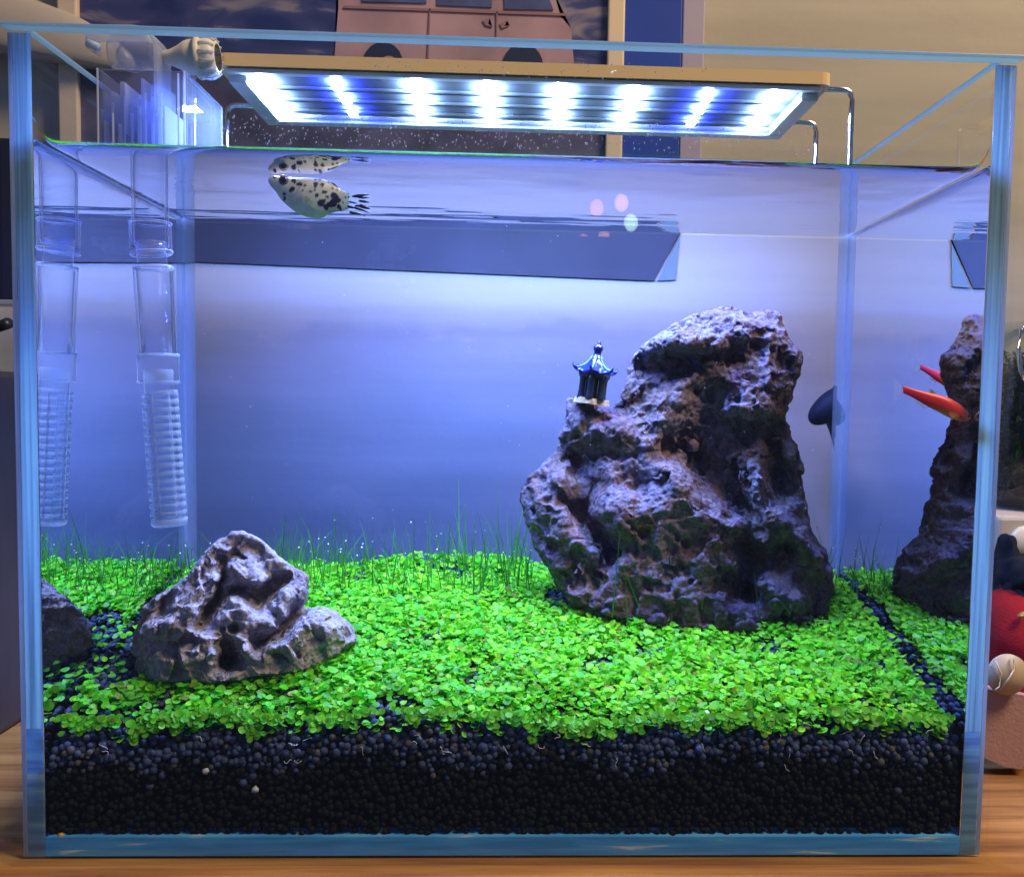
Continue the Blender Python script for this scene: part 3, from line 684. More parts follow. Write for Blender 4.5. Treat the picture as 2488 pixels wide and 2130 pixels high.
# small leaves in clumps sliding down the front glass
fx, fz, fy = [], [], []
cxx = -XI+0.010
while cxx < XI-0.002:
    wd_ = rng.uniform(0.0025, 0.0085); dp_ = rng.uniform(0.0015, 0.0075)*(1.5 if rng.uniform() < 0.25 else 1); k_ = (int(wd_*dp_*0.95e6)+5)*(rng.uniform() > 0.28)
    top_ = soil_z(cxx, 0.0125)[0]+0.0062
    for _ in range(k_):
        u = rng.normal(0, 0.5); zz = top_-dp_*rng.uniform(0, 1)**1.2*max(0.15, 1-abs(u))
        fx.append(cxx+u*wd_); fz.append(zz); fy.append(0.0078+max(0, (zz-top_+0.004))*0.5+rng.uniform(-0.001, 0.0012))
    cxx += wd_*rng.uniform(0.5, 1.5)
fx = np.clip(np.array(fx), -XI+0.001, XI-0.001); fz = np.array(fz); fy = np.clip(np.array(fy), 0.0064, 0.013); m_ = len(fx)
fs = rng.uniform(0.00075, 0.00165, m_); R90 = rots(m_, 0.5) 
flip = np.array([[1, 0, 0], [0, 0.6, -0.8], [0, 0.8, 0.6]], float); R90 = flip[None] @ R90
val = np.clip(rng.normal(0.95, 0.22, m_), 0.5, 1.5)[:, None]; hue = rng.uniform(0, 1, m_)[:, None]
tone = val*((1-hue)*np.array([[0.09, 0.54, 0.03]])+hue*np.array([[0.24, 0.64, 0.025]]))
vb, fb, cb = scatter(lv, lf, np.stack([fx, fy, fz], 1), R90, fs, tone)
M_LEAF = tone_mat('carpet_leaf', 0.45, 0.3, trans=0.48)
tag(link('carpet_plant', mesh_np('carpet_plant', np.concatenate([va, vb]), np.concatenate([fa, fb+len(va)]), np.concatenate([ca, cb])), M_LEAF, None, True),
    'bright green carpet of small round leaves covering the aquarium floor', 'ground cover', kind='stuff')

# hairgrass
def blade(base, h, lean, wid, bend, segs=6):
    a = rng.uniform(0, 6.28); dx, dy = math.cos(a), math.sin(a)*0.6; out = []
    for k in range(segs+1):
        t = k/segs; off = lean*t+bend*t*t
        c = np.array([base[0]+dx*off, base[1]+dy*off, base[2]+h*t]); ww = wid*(1-0.85*t)
        out += [c+np.array([-ww, 0, 0]), c+np.array([ww, 0, 0])]
    return out
gv, gf, gc = [], [], []
tips = []
def grass(n, xr, yr, hr, col):
    for _ in range(n):
        bx, by = rng.uniform(*xr), rng.uniform(*yr); 
        if foot(np.array([bx]), np.array([by]))[0]: continue
        b = blade((bx, by, soil_z(bx, by)[0]+0.001), rng.uniform(*hr)*rng.uniform(0.85, 1.45), rng.normal(0, 0.0050), rng.uniform(0.00020, 0.00040), rng.normal(0, 0.0065))
        o = len(gv); gv.extend(b); gc.extend([np.array(col)*rng.uniform(0.6, 1.35)]*len(b)); tips.append(b[-4])
        for k in range(6): gf.append((o+2*k, o+2*k+1, o+2*k+3, o+2*k+2))
def gxr(a, b, y=0.15): return (P(a, 1380, y)[0], P(b, 1380, y)[0])
GREEN = (0.09, 0.42, 0.05)
for a, b, k, h in ((560, 900, 90, .022), (650, 900, 50, .028), (900, 1290, 60, .030), (1080, 1290, 45, .036), (455, 560, 22, .018), (1950, 2040, 14, .026), (380, 470, 30, .018), (900, 1290, 60, .016), (560, 900, 60, .014)):
    grass(k, gxr(a, b), (0.115, 0.160), (h*0.55, h), GREEN)
grass(46, (-XI+0.002, -XI+0.026), (0.10, 0.160), (.010, .019), (0.05, 0.30, 0.03))
grass(24, (XI-0.024, XI-0.003), (0.125, 0.160), (.010, .022), GREEN)
for q0, q1 in (((1487, 1500), (1507, 1290)), ((1555, 1480), (1508, 1360)), ((1845, 1500), (1833, 1392)), ((1920, 1490), (1875, 1435)), ((1150, 1440), (1155, 1280)), ((1250, 1400), (1262, 1270)), ((1525, 1520), (1520, 1400)), ((1705, 1480), (1708, 1395))):
    a = P(*q0, 0.082); b = P(*q1, 0.084); o = len(gv); 
    for k in range(7):
        t = k/6; c = a+(b-a)*t; ww = 0.00034*(1-0.8*t); gv.extend([c+[-ww, 0, 0], c+[ww, 0, 0]]); gc.extend([np.array((0.07, 0.36, 0.04))]*2)
    for k in range(6): gf.append((o+2*k, o+2*k+1, o+2*k+3, o+2*k+2))
M_GRASS = tone_mat('grass_blade', 0.5, 0.3, trans=0.5)
tag(link('hair_grass', mesh_np('hair_grass', np.array(gv), np.array(gf), np.array(gc)), M_GRASS, None, False), 'thin upright green grass blades growing at the back of the carpet', 'grass', kind='stuff')
# oxygen bubbles on the blades
bs = [t+rng.normal(0, 0.0006, 3) for t in tips if rng.uniform() < 0.14]; bs = np.array([b for b in bs if abs(b[0]) < XI-0.001 and b[1] < TANK_D-0.001])
M_BUB = simple('air_bubble', (0.85, 0.92, 0.95), 0.1, 0.8)
vv, ff, _ = scatter(I0v, I0f, bs, rots(len(bs)), rng.uniform(0.00025, 0.0005, len(bs)))
tag(link('oxygen_bubbles', mesh_np('oxygen_bubbles', vv, ff), M_BUB, None, True), 'tiny silvery bubbles clinging to the grass tips', 'bubbles', kind='stuff')

# ------------------------------------------------------------------ light fixture
FY0, FY1 = 0.071, 0.143
FZ = P(1300, 183, FY0)[2]; FX0 = P(522, 160, FY0)[0]; FX1 = P(2022, 205, FY0)[0]
FH = 0.0052
lamp = empty('aquarium_light', ((FX0+FX1)/2, (FY0+FY1)/2, FZ), 'flat white and cream LED light bar on wire legs above the aquarium', 'aquarium light')
M_CREAM = simple('cream_metal', (0.72, 0.52, 0.26), 0.35, 0.5); M_WHITE = simple('white_frame', (0.6, 0.62, 0.66), 0.35, 0.5, noise=0.06, nscale=60)
M_CHROME = simple('chrome', (0.75, 0.76, 0.8), 0.12, 0.5, metal=1.0)
bm = bmesh.new(); bm_box(bm, (FX0, FY0, FZ), (FX1, FY1, FZ+FH))
ev = [e for e in bm.edges if abs(e.verts[0].co.z-e.verts[1].co.z) > 0.004]; bmesh.ops.bevel(bm, geom=ev, offset=0.004, segments=4, affect='EDGES', profile=0.5)
link('top_cover', from_bm('top_cover', bm), M_CREAM, lamp)
# frame hanging under the cover, open towards the water
bm = bmesh.new(); fr = 0.0075; zt, zb = FZ-0.0004, FZ-0.0052
for a, b in (((FX0+.004, FY0+.001, FZ-.0022), (FX1-.004, FY0+.001+fr*.6, zt)), ((FX0+.004, FY1-.001-fr, zb), (FX1-.004, FY1-.001, zt)),
             ((FX0+.004, FY0+.0012+fr*.6, zb), (FX0+.004+fr, FY1-.0012-fr, zt)), ((FX1-.004-fr, FY0+.0012+fr*.6, zb), (FX1-.004, FY1-.0012-fr, zt))): bm_box(bm, a, b, 0.0006)
link('frame', from_bm('frame', bm), M_WHITE, lamp)
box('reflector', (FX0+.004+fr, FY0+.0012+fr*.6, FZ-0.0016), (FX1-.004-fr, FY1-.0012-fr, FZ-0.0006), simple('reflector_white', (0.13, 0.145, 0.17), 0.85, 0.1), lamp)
bm = bmesh.new()
for yy in (0.0905, 0.1075, 0.1245): bm_box(bm, (FX0+.02, yy-.0011, FZ-0.0034), (FX1-.02, yy+.0011, FZ-0.0018), 0.0003)
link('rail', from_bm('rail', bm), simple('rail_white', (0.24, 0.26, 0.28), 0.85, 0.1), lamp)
def emit(name, col, s):
    m = N(name); return m.done(m.n('Emission', Color=c4(col), Strength=s))
E_W = emit('white_led', (0.37, 0.58, 1.0), LED_POWER); E_B = emit('blue_led', (0.04, 0.07, 1.0), LED_POWER*1.1)
chipW = chipB = None
for cx_, blue in ((672, 0), (848, 1), (1028, 0), (1192, 0), (1360, 0), (1525, 0), (1692, 1), (1852, 0)):
    for yy in (0.084, 0.103, 0.124):
        x = P(cx_, 245, 0.11)[0]+rng.normal(0, 0.0006); hw, hl = 0.0019, 0.0050
        me = mesh_np('led_chip', [(x-hw, yy-hl, FZ-0.0036), (x-hw, yy+hl, FZ-0.0036), (x+hw, yy+hl, FZ-0.0036), (x+hw, yy-hl, FZ-0.0036)], [[0, 1, 2, 3]])
        link('led_chip', me, E_B if blue else E_W, lamp)
# wire legs reaching down into the tank and out to a pad on the side pane
def leg(x, xo, y, z0, xin, sx):
    tube('wire_leg', fillet([(xin, y, z0), (xo, y, z0), (xo, y, WATER_Z+0.0065), (sx*(XI-0.002), y, WATER_Z+0.0065)], 0.0045), 0.0013, M_CHROME, lamp, 10)
    box('leg_pad', (sx*XI-0.002, y-.004, WATER_Z+0.0045), (sx*XI+0.002, y+.004, WATER_Z+0.011), GL_THIN, lamp, 0.0008)
for y, px, py, sx in ((0.082, 2070, 232, 1), (0.134, 1983, 312, 1), (0.134, 552, 268, -1), (0.082, 470, 190, -1)):
    q = P(px, py, y); leg(0, q[0], y, FZ+0.0015 if y < .1 else FZ+0.0015, q[0]-sx*0.03, sx)
# printed sticker
stk = P(1905, 265, 0.13)
box('sticker', (stk[0]-.004, .118, FZ-0.0020), (stk[0]+.003, .128, FZ-0.0017), simple('sticker_grey', (0.12, 0.13, 0.14), 0.5, noise=0.5, nscale=900), lamp)

# ------------------------------------------------------------------ intake pipe (clear acrylic, stepped) and hang-on filter
def acrylic(name, tint=(0.975, 0.985, 0.998), edge=(0.10, 0.17, 0.38), mx=0.5, haze=0.0):
    m = N(name); lw = m.n('LayerWeight', Blend=mx); r = ramp(m, lw.outputs['Facing'], [(0.0, tint), (0.70, [0.9*a+0.1*b for a, b in zip(tint, edge)]), (0.86, [0.5*a+0.5*b for a, b in zip(tint, edge)]), (0.97, edge)])
    tr = m.n('BsdfTransparent'); m.set(tr, 'Color', r); gl = m.n('BsdfGlossy', Color=(0.9, 0.94, 1, 1), Roughness=0.04)
    lf = m.n('LayerWeight', Blend=0.12); mu = m.n('Math', {'operation': 'MULTIPLY'}, i0=lf.outputs[0], i1=0.5)
    mix = m.n('MixShader', i0=mu, i1=tr, i2=gl)
    ol = m.n('MapRange'); m.set(ol, 'i0', lw.outputs['Facing']); ol.inputs[1].default_value = 0.72; ol.inputs[2].default_value = 0.9; ol.inputs[3].default_value = 0.0; ol.inputs[4].default_value = 0.45
    ow = m.n('BsdfTranslucent', Color=(0.85, 0.9, 1.0, 1)); mix = m.n('MixShader', i0=ol.outputs[0], i1=mix, i2=ow)
    if haze:
        df = m.n('BsdfDiffuse', Color=(0.8, 0.86, 0.95, 1)); t2 = m.n('BsdfTranslucent', Color=(0.8, 0.86, 0.95, 1)); dm = m.n('MixShader', i0=0.5, i1=df, i2=t2)
        mix = m.n('MixShader', i0=haze, i1=mix, i2=dm)
    return m.done(mix)
M_ACR = acrylic('clear_acrylic'); M_ACR2 = acrylic('clear_acrylic_collar', (0.96, 0.97, 0.995), haze=0.05); M_RIB = acrylic('ribbed_acrylic', (0.85, 0.9, 0.98), (0.25, 0.35, 0.6), 0.45, haze=0.24)
PY_ = 0.066
ax_pts = [(362, 345), (366, 600), (372, 650), (384, 860), (386, 945), (388, 955), (412, 1277)]
def axis_at(py):
    for a, b in zip(ax_pts, ax_pts[1:]):
        if py <= b[1]: t = (py-a[1])/(b[1]-a[1]); return PV(a[0]+(b[0]-a[0])*t, py, PY_)
    return PV(*ax_pts[-1], PY_)
ms = mpp(PY_)
inlet = empty('intake_pipe', axis_at(345), 'clear acrylic filter intake pipe with ribbed strainer hanging at the left side', 'filter pipe')
def along(name, prof, mat, n=28, parent=inlet):
    """prof: (photograph row, radius in photograph pixels)"""
    bm = bmesh.new(); rings = []
    for i, (py, r) in enumerate(prof):
        c = axis_at(py); d = (axis_at(py+6)-axis_at(py-6)).normalized(); u = Vector((0, 1, 0)); a = d.cross(u).normalized(); u = a.cross(d).normalized()
        rings.append([bm.verts.new(c+(a*math.cos(2*math.pi*k/n)+u*math.sin(2*math.pi*k/n))*r*ms) for k in range(n)])
    for a, b in zip(rings, rings[1:]):
        for k in range(n): bm.faces.new((a[k], a[(k+1) % n], b[(k+1) % n], b[k]))
    return link(name, from_bm(name, bm), mat, parent, True)
topz = FZ-0.02
along('upper_tube', [(330, 41), (335, 41), (585, 41), (600, 41), (601, 36), (585, 36), (335, 36), (330, 36)], M_ACR)
along('collar', [(545, 40), (543, 45), (546, 47), (612, 47), (618, 45), (619, 41)], M_ACR2)
along('collar_rim', [(541, 44), (539, 46.5), (541, 49), (545, 48), (546, 45)], M_RIB)
along('collar_rim', [(613, 45), (612, 48.5), (616, 49), (620, 46), (619, 42)], M_RIB)
along('plug', [(586, 31), (588, 33), (606, 33), (618, 33)], M_RIB)
along('neck', [(618, 33), (652, 33)], M_ACR2)
along('middle_tube', [(650, 34), (651, 42), (655, 45), (860, 43), (864, 41), (864, 37), (660, 39), (655, 36)], M_ACR)
along('collar', [(864, 42), (862, 46), (866, 47), (924, 47), (930, 45), (931, 40)], M_ACR2)
along('collar_rim', [(861, 44), (860, 47), (862, 49), (865, 48), (865, 45)], M_RIB)
along('collar_rim', [(925, 46), (926, 48.5), (930, 48), (932, 44)], M_RIB)
along('shoulder', [(648, 36), (648, 43), (651, 46), (655, 46), (655, 43)], M_RIB)
along('plug', [(897, 30), (900, 33), (912, 33), (930, 33)], M_RIB)
along('neck', [(929, 33), (953, 33)], M_ACR2)
along('strainer_core', [(952, 33), (1262, 33)], M_ACR)
ring_me = None
nr = 16
for k in range(nr):
    a = 952+k*19.2; r = 41.5
    along('strainer_ring', [(a, r-5), (a, r-1), (a+1.5, r), (a+9.5, r), (a+11, r-1), (a+11, r-5)], M_RIB)
along('strainer_cap', [(1258, 36), (1258, 42), (1272, 41), (1277, 37), (1277.5, 4)], M_RIB)
bm = bmesh.new()
for k in range(6):
    an = 2*math.pi*k/6+0.35
    for py0, py1 in ((955, 1258),):
        pts = []
        for t in range(9):
            c = axis_at(py0+(py1-py0)*t/8); d = Vector((0.07, 0, -1)).normalized(); u = Vector((0, 1, 0)); a = d.cross(u).normalized(); pts.append(c+(a*math.cos(an)+u*math.sin(an))*38*ms)
        bm_tube(bm, pts, 3.2*ms, 5)
link('strainer_bars', from_bm('strainer_bars', bm), M_RIB, inlet, True)

# hang-on filter box above the water at the left
fy0, fy1 = 0.050, 0.098
def q(px, py, y): return PV(px, py, y)
filt = empty('hang_on_filter', q(350, 320, 0.07), 'clear plastic hang-on filter box with a white nozzle at the top left of the tank', 'filter')
bxl = q(236, 300, fy0).x; bxr = q(455, 300, fy0).x; bzt = q(350, 170, fy0).z; bzb = WATER_Z+0.004
M_FIL = acrylic('filter_plastic', (0.88, 0.90, 0.98), (0.35, 0.45, 0.8), 0.5, haze=0.07); M_FIN = acrylic('filter_fin', (0.85, 0.88, 0.97), (0.4, 0.5, 0.85), 0.5, haze=0.28)
def wallbox(name, x0, x1, y0, y1, z0, z1, mat=None, bev=0.0008): return box(name, (x0, y0, z0), (x1, y1, z1), mat or M_FIL, filt, bev)
wallbox('front_wall', bxl, bxr, fy0, fy0+.0014, bzb, bzt); wallbox('rear_wall', bxl, bxr, fy1-.0014, fy1, bzb, bzt)
wallbox('end_wall', bxl, bxl+.0014, fy0+.0015, fy1-.0015, bzb, bzt); wallbox('end_wall', bxr-.0024, bxr, fy0+.0015, fy1-.0015, bzb, bzt)
def streaks():
    for k in range(16):
        px = rng.uniform(240, 452); x = q(px, 250, fy0+.012).x; z0 = bzb+rng.uniform(0.001, .012); z1 = z0+rng.uniform(.005, .02)
        wallbox('rib', x, x+rng.uniform(.0003, .0010), fy0+rng.uniform(.003, .03), fy0+rng.uniform(.031, .036), z0, min(z1, bzt-.0005), M_STK, 0.0001)
M_STK = acrylic('filter_bright_rib', (0.8, 0.85, 0.95), (0.5, 0.6, 0.9), 0.5, haze=0.6)
for xx_, hh in ((bxl+.0002, 1), (bxr-.0012, 1), (bxr-.0036, .97), (bxl+.006, .5)): wallbox('corner_rib', xx_, xx_+.0007, fy0-.0008, fy0-.0001, bzb, bzb+(bzt-bzb)*hh, M_STK, 0.0002)
wallbox('base', bxl+.0015, bxr-.0025, fy0+.0015, fy1-.0015, bzb, bzb+.0016)
for k, px in enumerate((258, 276, 292, 306, 322, 338, 356, 372, 388)):
    x = q(px, 250, fy0+.01).x; h = (0.55, 0.8, 0.5, 0.9, 0.65, 0.75, 0.95, 0.9, 0.95)[k]
    wallbox('rib', x+.0022, x+.0026+.0005*(k % 3), fy0+.002, fy0+.0028, bzb+.003+.002*(k % 2), bzb+(bzt-bzb)*h*0.8, M_STK, 0.0001)
    wallbox('fin', x, x+.0011+.0008*(k % 2), fy0+.004+.003*(k % 3), fy0+.018+.004*(k % 3), bzb+.002+(bzt-bzb)*(1-h)*0.6, bzb+.002+(bzt-bzb)*h*0.93, M_FIN, 0.0003)
streaks()
# pump head: short cylinder lying on the box with rounded front
bm = bmesh.new(); hc = q(325, 132, 0.072); Mx = Matrix.Translation(hc) @ Matrix.Rotation(math.pi/2, 4, 'Y')
Lh = 52*mpp(.072); rh = 34*mpp(.072)
bm_lathe(bm, [(rh*.7, -Lh), (rh*.95, -Lh*.96), (rh, -Lh*.85), (rh, Lh*.85), (rh*.95, Lh*.96), (rh*.7, Lh), (0, Lh)], 28, Mx)
link('pump_head', from_bm('pump_head', bm), M_FIN, filt, True)
bm = bmesh.new(); hi = q(322, 138, 0.071); bm_lathe(bm, [(0, -.003), (.0055, -.003), (.006, -.002), (.006, .002), (.0055, .003), (0, .003)], 20, Matrix.Translation(hi) @ Matrix.Rotation(math.pi/2, 4, 'X'))
link('impeller_cover', from_bm('impeller_cover', bm), M_FIL, filt, True)
# bent strip handle
def strip(name, pts, wy, th, mat):
    bm = bmesh.new(); rows = []
    P_ = [Vector(p) for p in pts]
    for i, p in enumerate(P_):
        t = (P_[min(i+1, len(P_)-1)]-P_[max(i-1, 0)]).normalized(); nrm = Vector((-t.z, 0, t.x))
        rows.append([bm.verts.new(p+Vector((0, sy*wy/2, 0))+nrm*sn*th/2) for sy, sn in ((-1, -1), (1, -1), (1, 1), (-1, 1))])
    for a, b in zip(rows, rows[1:]):
        for k in range(4): bm.faces.new((a[k], a[(k+1) % 4], b[(k+1) % 4], b[k]))
    bm.faces.new(rows[0][::-1]); bm.faces.new(rows[-1]); return link(name, from_bm(name, bm), mat, filt)
strip('bracket', fillet([q(205, 82, .060), q(394, 82, .060), q(396, 292, .060)], 0.010, 8), 0.016, 0.0013, M_FIN)
box('bracket_arm', tuple(q(206, 116, .064)), tuple(q(246, 84, .076)), M_FIL, filt, 0.0006)
tube('clamp_screw', [q(212, 104, .058), q(240, 116, .058)], 0.0016, simple('milky_plastic', (0.7, 0.78, 0.85), 0.3), filt, 12)
# white cone nozzle with a ribbed cap
M_NOZ = simple('white_nozzle_plastic', (0.62, 0.58, 0.50), 0.45, 0.4, noise=0.06, nscale=120)
na, nb = q(396, 140, .060), q(528, 140, .060); axn = (nb-na).normalized(); Ln = (nb-na).length; s_ = mpp(.060)
Mn = Matrix.Translation(na) @ axn.to_track_quat('Z', 'Y').to_matrix().to_4x4()
bm = bmesh.new(); bm_lathe(bm, [(0, 0), (13*s_, 0), (15*s_, 3*s_), (18*s_, 18*s_), (26*s_, 36*s_), (36*s_, 52*s_), (39*s_, 62*s_), (40*s_, 78*s_)], 32, Mn); link('nozzle_cone', from_bm('nozzle_cone', bm), M_NOZ, filt, True)
bm = bmesh.new(); bm_lathe(bm, [(40*s_, 78*s_), (48*s_, 80*s_), (50*s_, 86*s_), (48*s_, 92*s_), (44*s_, 95*s_), (46*s_, 104*s_), (44*s_, 116*s_), (36*s_, 126*s_), (30*s_, 127*s_)], 32, Mn)
cap = link('ribbed_cap', from_bm('ribbed_cap', bm), M_NOZ, filt, True)
bm = bmesh.new()
for k in range(14):
    a = 2*math.pi*k/14; pts = [Mn @ Vector((r*s_*math.cos(a), r*s_*math.sin(a), zz*s_)) for r, zz in ((46, 95), (47.5, 105), (45.5, 116), (38, 127))]; bm_tube(bm, pts, 3.2*s_, 6)
link('grip_rib', from_bm('grip_rib', bm), acrylic('milky_grip', (0.7, 0.76, 0.85), haze=0.5), cap, True)

# ------------------------------------------------------------------ pagoda ornament on the ledge
oy = 0.112; so = mpp(oy); oc = q(1436, 972, oy)
pag = empty('pagoda_ornament', oc, 'tiny blue glazed pagoda pavilion standing on the rock ledge', 'ornament')
Mo = Matrix.Translation(oc) @ Matrix.Rotation(math.radians(7), 4, 'Y')
M_GLAZE = simple('blue_glaze', (0.008, 0.02, 0.42), 0.12, 0.7, coat=0.6, noise=0.4, nscale=300); M_TEAL = simple('teal_ridge', (0.10, 0.26, 0.30), 0.3, 0.5)
M_POST = simple('dark_navy_glaze', (0.012, 0.020, 0.05), 0.2, 0.6, coat=0.4); M_CLAY = simple('unglazed_clay', (0.50, 0.40, 0.28), 0.8, 0.2, noise=0.3, nscale=400, bump=0.6, bscale=700)
M_NAVY = simple('navy_finial', (0.006, 0.012, 0.14), 0.2, 0.6, coat=0.5)
bm = bmesh.new(); nb_ = 22; lo, hi_ = [], []
for k in range(nb_):
    a = 2*math.pi*k/nb_; r = (42+5*math.sin(3*a+1)+3*math.sin(7*a))*so; lo.append(bm.verts.new(Mo @ Vector((r*math.cos(a), r*0.8*math.sin(a), -9*so)))); hi_.append(bm.verts.new(Mo @ Vector((r*.93*math.cos(a), r*.75*math.sin(a), (4+1.5*math.sin(5*a))*so))))
for k in range(nb_): bm.faces.new((lo[k], lo[(k+1) % nb_], hi_[(k+1) % nb_], hi_[k]))
bm.faces.new(lo[::-1]); bm.faces.new(hi_); link('base', from_bm('base', bm), M_CLAY, pag)
for k in range(6):
    a = math.radians(60*k+14); bm = bmesh.new(); r = 27*so
    bm_lathe(bm, [(0, 2*so), (11*so, 2*so), (9*so, 8*so), (8*so, 30*so), (8.5*so, 48*so), (11*so, 60*so), (0, 60*so)], 14, Mo @ Matrix.Translation((r*math.cos(a), r*math.sin(a), 0))); link('post', from_bm('post', bm), M_POST, pag, True)
bm = bmesh.new(); bm_lathe(bm, [(24*so, 55*so), (37*so, 54*so), (40*so, 66*so), (0, 67*so)], 6, Mo); link('ring_beam', from_bm('ring_beam', bm), M_POST, pag)
bm = bmesh.new(); rows = []; nR = 36
for t in np.linspace(0, 1, 9):
    row = []
    for k in range(nR):
        a = 2*math.pi*k/nR; cr = abs(math.cos(3*(a-math.radians(14)))) ; cor = cr**3
        r = (10+34*t**1.25)*so*(1+0.13*cor*t); zz = (112-46*t**0.72+7*cor*t**4-1.5*(1-cor)*t)*so
        row.append(bm.verts.new(Mo @ Vector((r*math.cos(a), r*math.sin(a), zz))))
    rows.append(row)
for a, b in zip(rows, rows[1:]):
    for k in range(nR): bm.faces.new((a[k], a[(k+1) % nR], b[(k+1) % nR], b[k]))
bm.faces.new(rows[-1]); bm.faces.new(rows[0][::-1]); rf = link('roof', from_bm('roof', bm), M_GLAZE, pag, True)
for k in range(6):
    a = math.radians(60*k+14); pts = []
    for t in np.linspace(0.05, 1.03, 9):
        r = (10+34*t**1.25)*so*(1+0.13*t); pts.append(Mo @ Vector((r*math.cos(a), r*math.sin(a), (113.5-46*t**0.72+7*t**4)*so)))
    tube('ridge', pts, [2.6*so, 3.0*so]+[2.4*so]*7, M_TEAL, rf, 7)
    e = pts[-1]; d = (Mo.to_3x3() @ Vector((math.cos(a), math.sin(a), 0)))
    tube('corner_tip', [e-d*3*so+Vector((0, 0, -3*so)), e+d*3*so+Vector((0, 0, 2*so)), e+d*6*so+Vector((0, 0, 9*so))], [5*so, 3.6*so, 1.6*so], M_NAVY, rf, 7)
bm = bmesh.new(); bm_lathe(bm, [(10*so, 108*so), (8*so, 114*so), (10*so, 120*so), (13*so, 126*so), (10*so, 132*so), (5*so, 135*so), (5.5*so, 139*so), (3*so, 143*so), (0, 144*so)], 18, Mo); link('finial', from_bm('finial', bm), M_NAVY, pag, True)

# ------------------------------------------------------------------ fish
def loft_fish(name, top, bot, y, widthf, mat, parent, colf, n=64, m=22, wob=0.0):
    tx = np.array([p[0] for p in top]); ty = np.array([p[1] for p in top]); bx = np.array([p[0] for p in bot]); by = np.array([p[1] for p in bot])
    if tx[0] > tx[-1]: tx, ty, bx, by = tx[::-1], ty[::-1], bx[::-1], by[::-1]
    t = (1-np.cos(np.linspace(0, math.pi, n)))/2; X_ = tx[0]+(tx[-1]-tx[0])*t
    def sm(xx, yy):
        d = np.interp(X_, xx, yy)
        for _ in range(2): d[1:-1] = 0.25*d[:-2]+0.5*d[1:-1]+0.25*d[2:]
        return d
    A, B = sm(tx, ty), sm(bx, by); v = []; px = []
    for i in range(n):
        c = (A[i]+B[i])/2; h = max((B[i]-A[i])/2, 0.4); wd = widthf(t[i])*h
        for k in range(m):
            a = 2*math.pi*k/m; ppx, ppy = X_[i], c-h*math.cos(a)
            p = P(ppx, ppy, y); p = p+np.array([0, math.sin(a)*wd*mpp(y), 0]); v.append(p); px.append((ppx, ppy, math.sin(a)))
    f = [[i*m+k, i*m+(k+1) % m, (i+1)*m+(k+1) % m, (i+1)*m+k] for i in range(n-1) for k in range(m)]
    me = mesh_np(name, np.array(v), np.array(f), colf(np.array(px))); me.flip_normals() if hasattr(me, 'flip_normals') else None
    return link(name, me, mat, parent, True)
def z1(x, y): return (600+x/5.92, 330+y/5.92)
my = 0.048
molly = empty('mottled_fish', PV(*z1(900, 880), my), 'pale silvery fish with dark blue spots swimming just under the water surface', 'fish')
mt = [z1(*p) for p in [(302,642),(330,592),(400,574),(480,588),(580,600),(700,602),(900,603),(1000,612),(1120,633),(1250,700),(1350,780),(1420,815),(1480,830)]]
mb = [z1(*p) for p in [(302,644),(340,722),(420,812),(500,930),(600,1020),(700,1100),(850,1165),(1000,1190),(1100,1175),(1180,1120),(1300,1092),(1400,1080),(1480,1045)]]
spots = [(415,612,27),(695,668,30),(720,690,22),(690,805,32),(660,825,20),(800,732,30),(765,728,16),(870,750,22),(845,830,13),(1015,715,28),(1010,750,18),(1105,720,20),(1110,750,14),(955,845,18),(1010,810,15),(1035,880,26),(1030,905,20),(1140,830,30),(1165,900,22),(1270,880,46),(1290,930,50),(1250,980,50),(1200,1010,42),(1150,1040,40),(1080,1000,38),(1120,960,30),(1330,1030,30),(1345,1055,20),(1325,940,26),(1420,890,14),(1470,890,14),(1390,965,14),(1465,830,10),(565,860,24),(565,925,26),(1190,660,20),(1250,770,14),(1300,790,12),(760,620,12),(1060,640,22),(1000,640,16)]
def molly_col(px):
    X_ = (px[:, 0]-600)*5.92; Y_ = (px[:, 1]-330)*5.92
    w1 = np.stack([X_/40, Y_/40, px[:, 2]*0], 1); X2 = X_+14*fbm(w1, 2, 3); Y2 = Y_+14*fbm(w1+9, 2, 4)
    k = np.clip((Y_-600)/560, 0, 1)[:, None]; col = (1-k)*np.array([[0.52, 0.52, 0.50]])+k*np.array([[0.42, 0.54, 0.40]])  # greener belly: bounce from the plants painted into the colour
    nse = fbm(np.stack([X_/60, Y_/60, px[:, 2]], 1), 3, 8)[:, None]; col = col*(1+0.18*nse)
    for sx_, sy_, r in spots:
        a = np.clip((r*1.12-np.hypot(X2-sx_, Y2-sy_))/7+0.5, 0, 1)[:, None]; col = col*(1-a)+a*np.array([[0.012, 0.016, 0.06]])
    g = np.exp(-((np.hypot(X_-640, Y_-760)-150)/12)**2)*np.clip((X_-640)/80, 0, 1); col = col*(1-0.25*g[:, None]); return col
M_MOLLY = tone_mat('fish_scales', 0.35, 0.6, trans=0.35)
loft_fish('body', mt, mb, my, lambda t: 0.62*(1-0.75*max(0, (t-0.45)/0.55)**1.1)+0.10*(1-t), M_MOLLY, molly, molly_col, n=170, m=64)
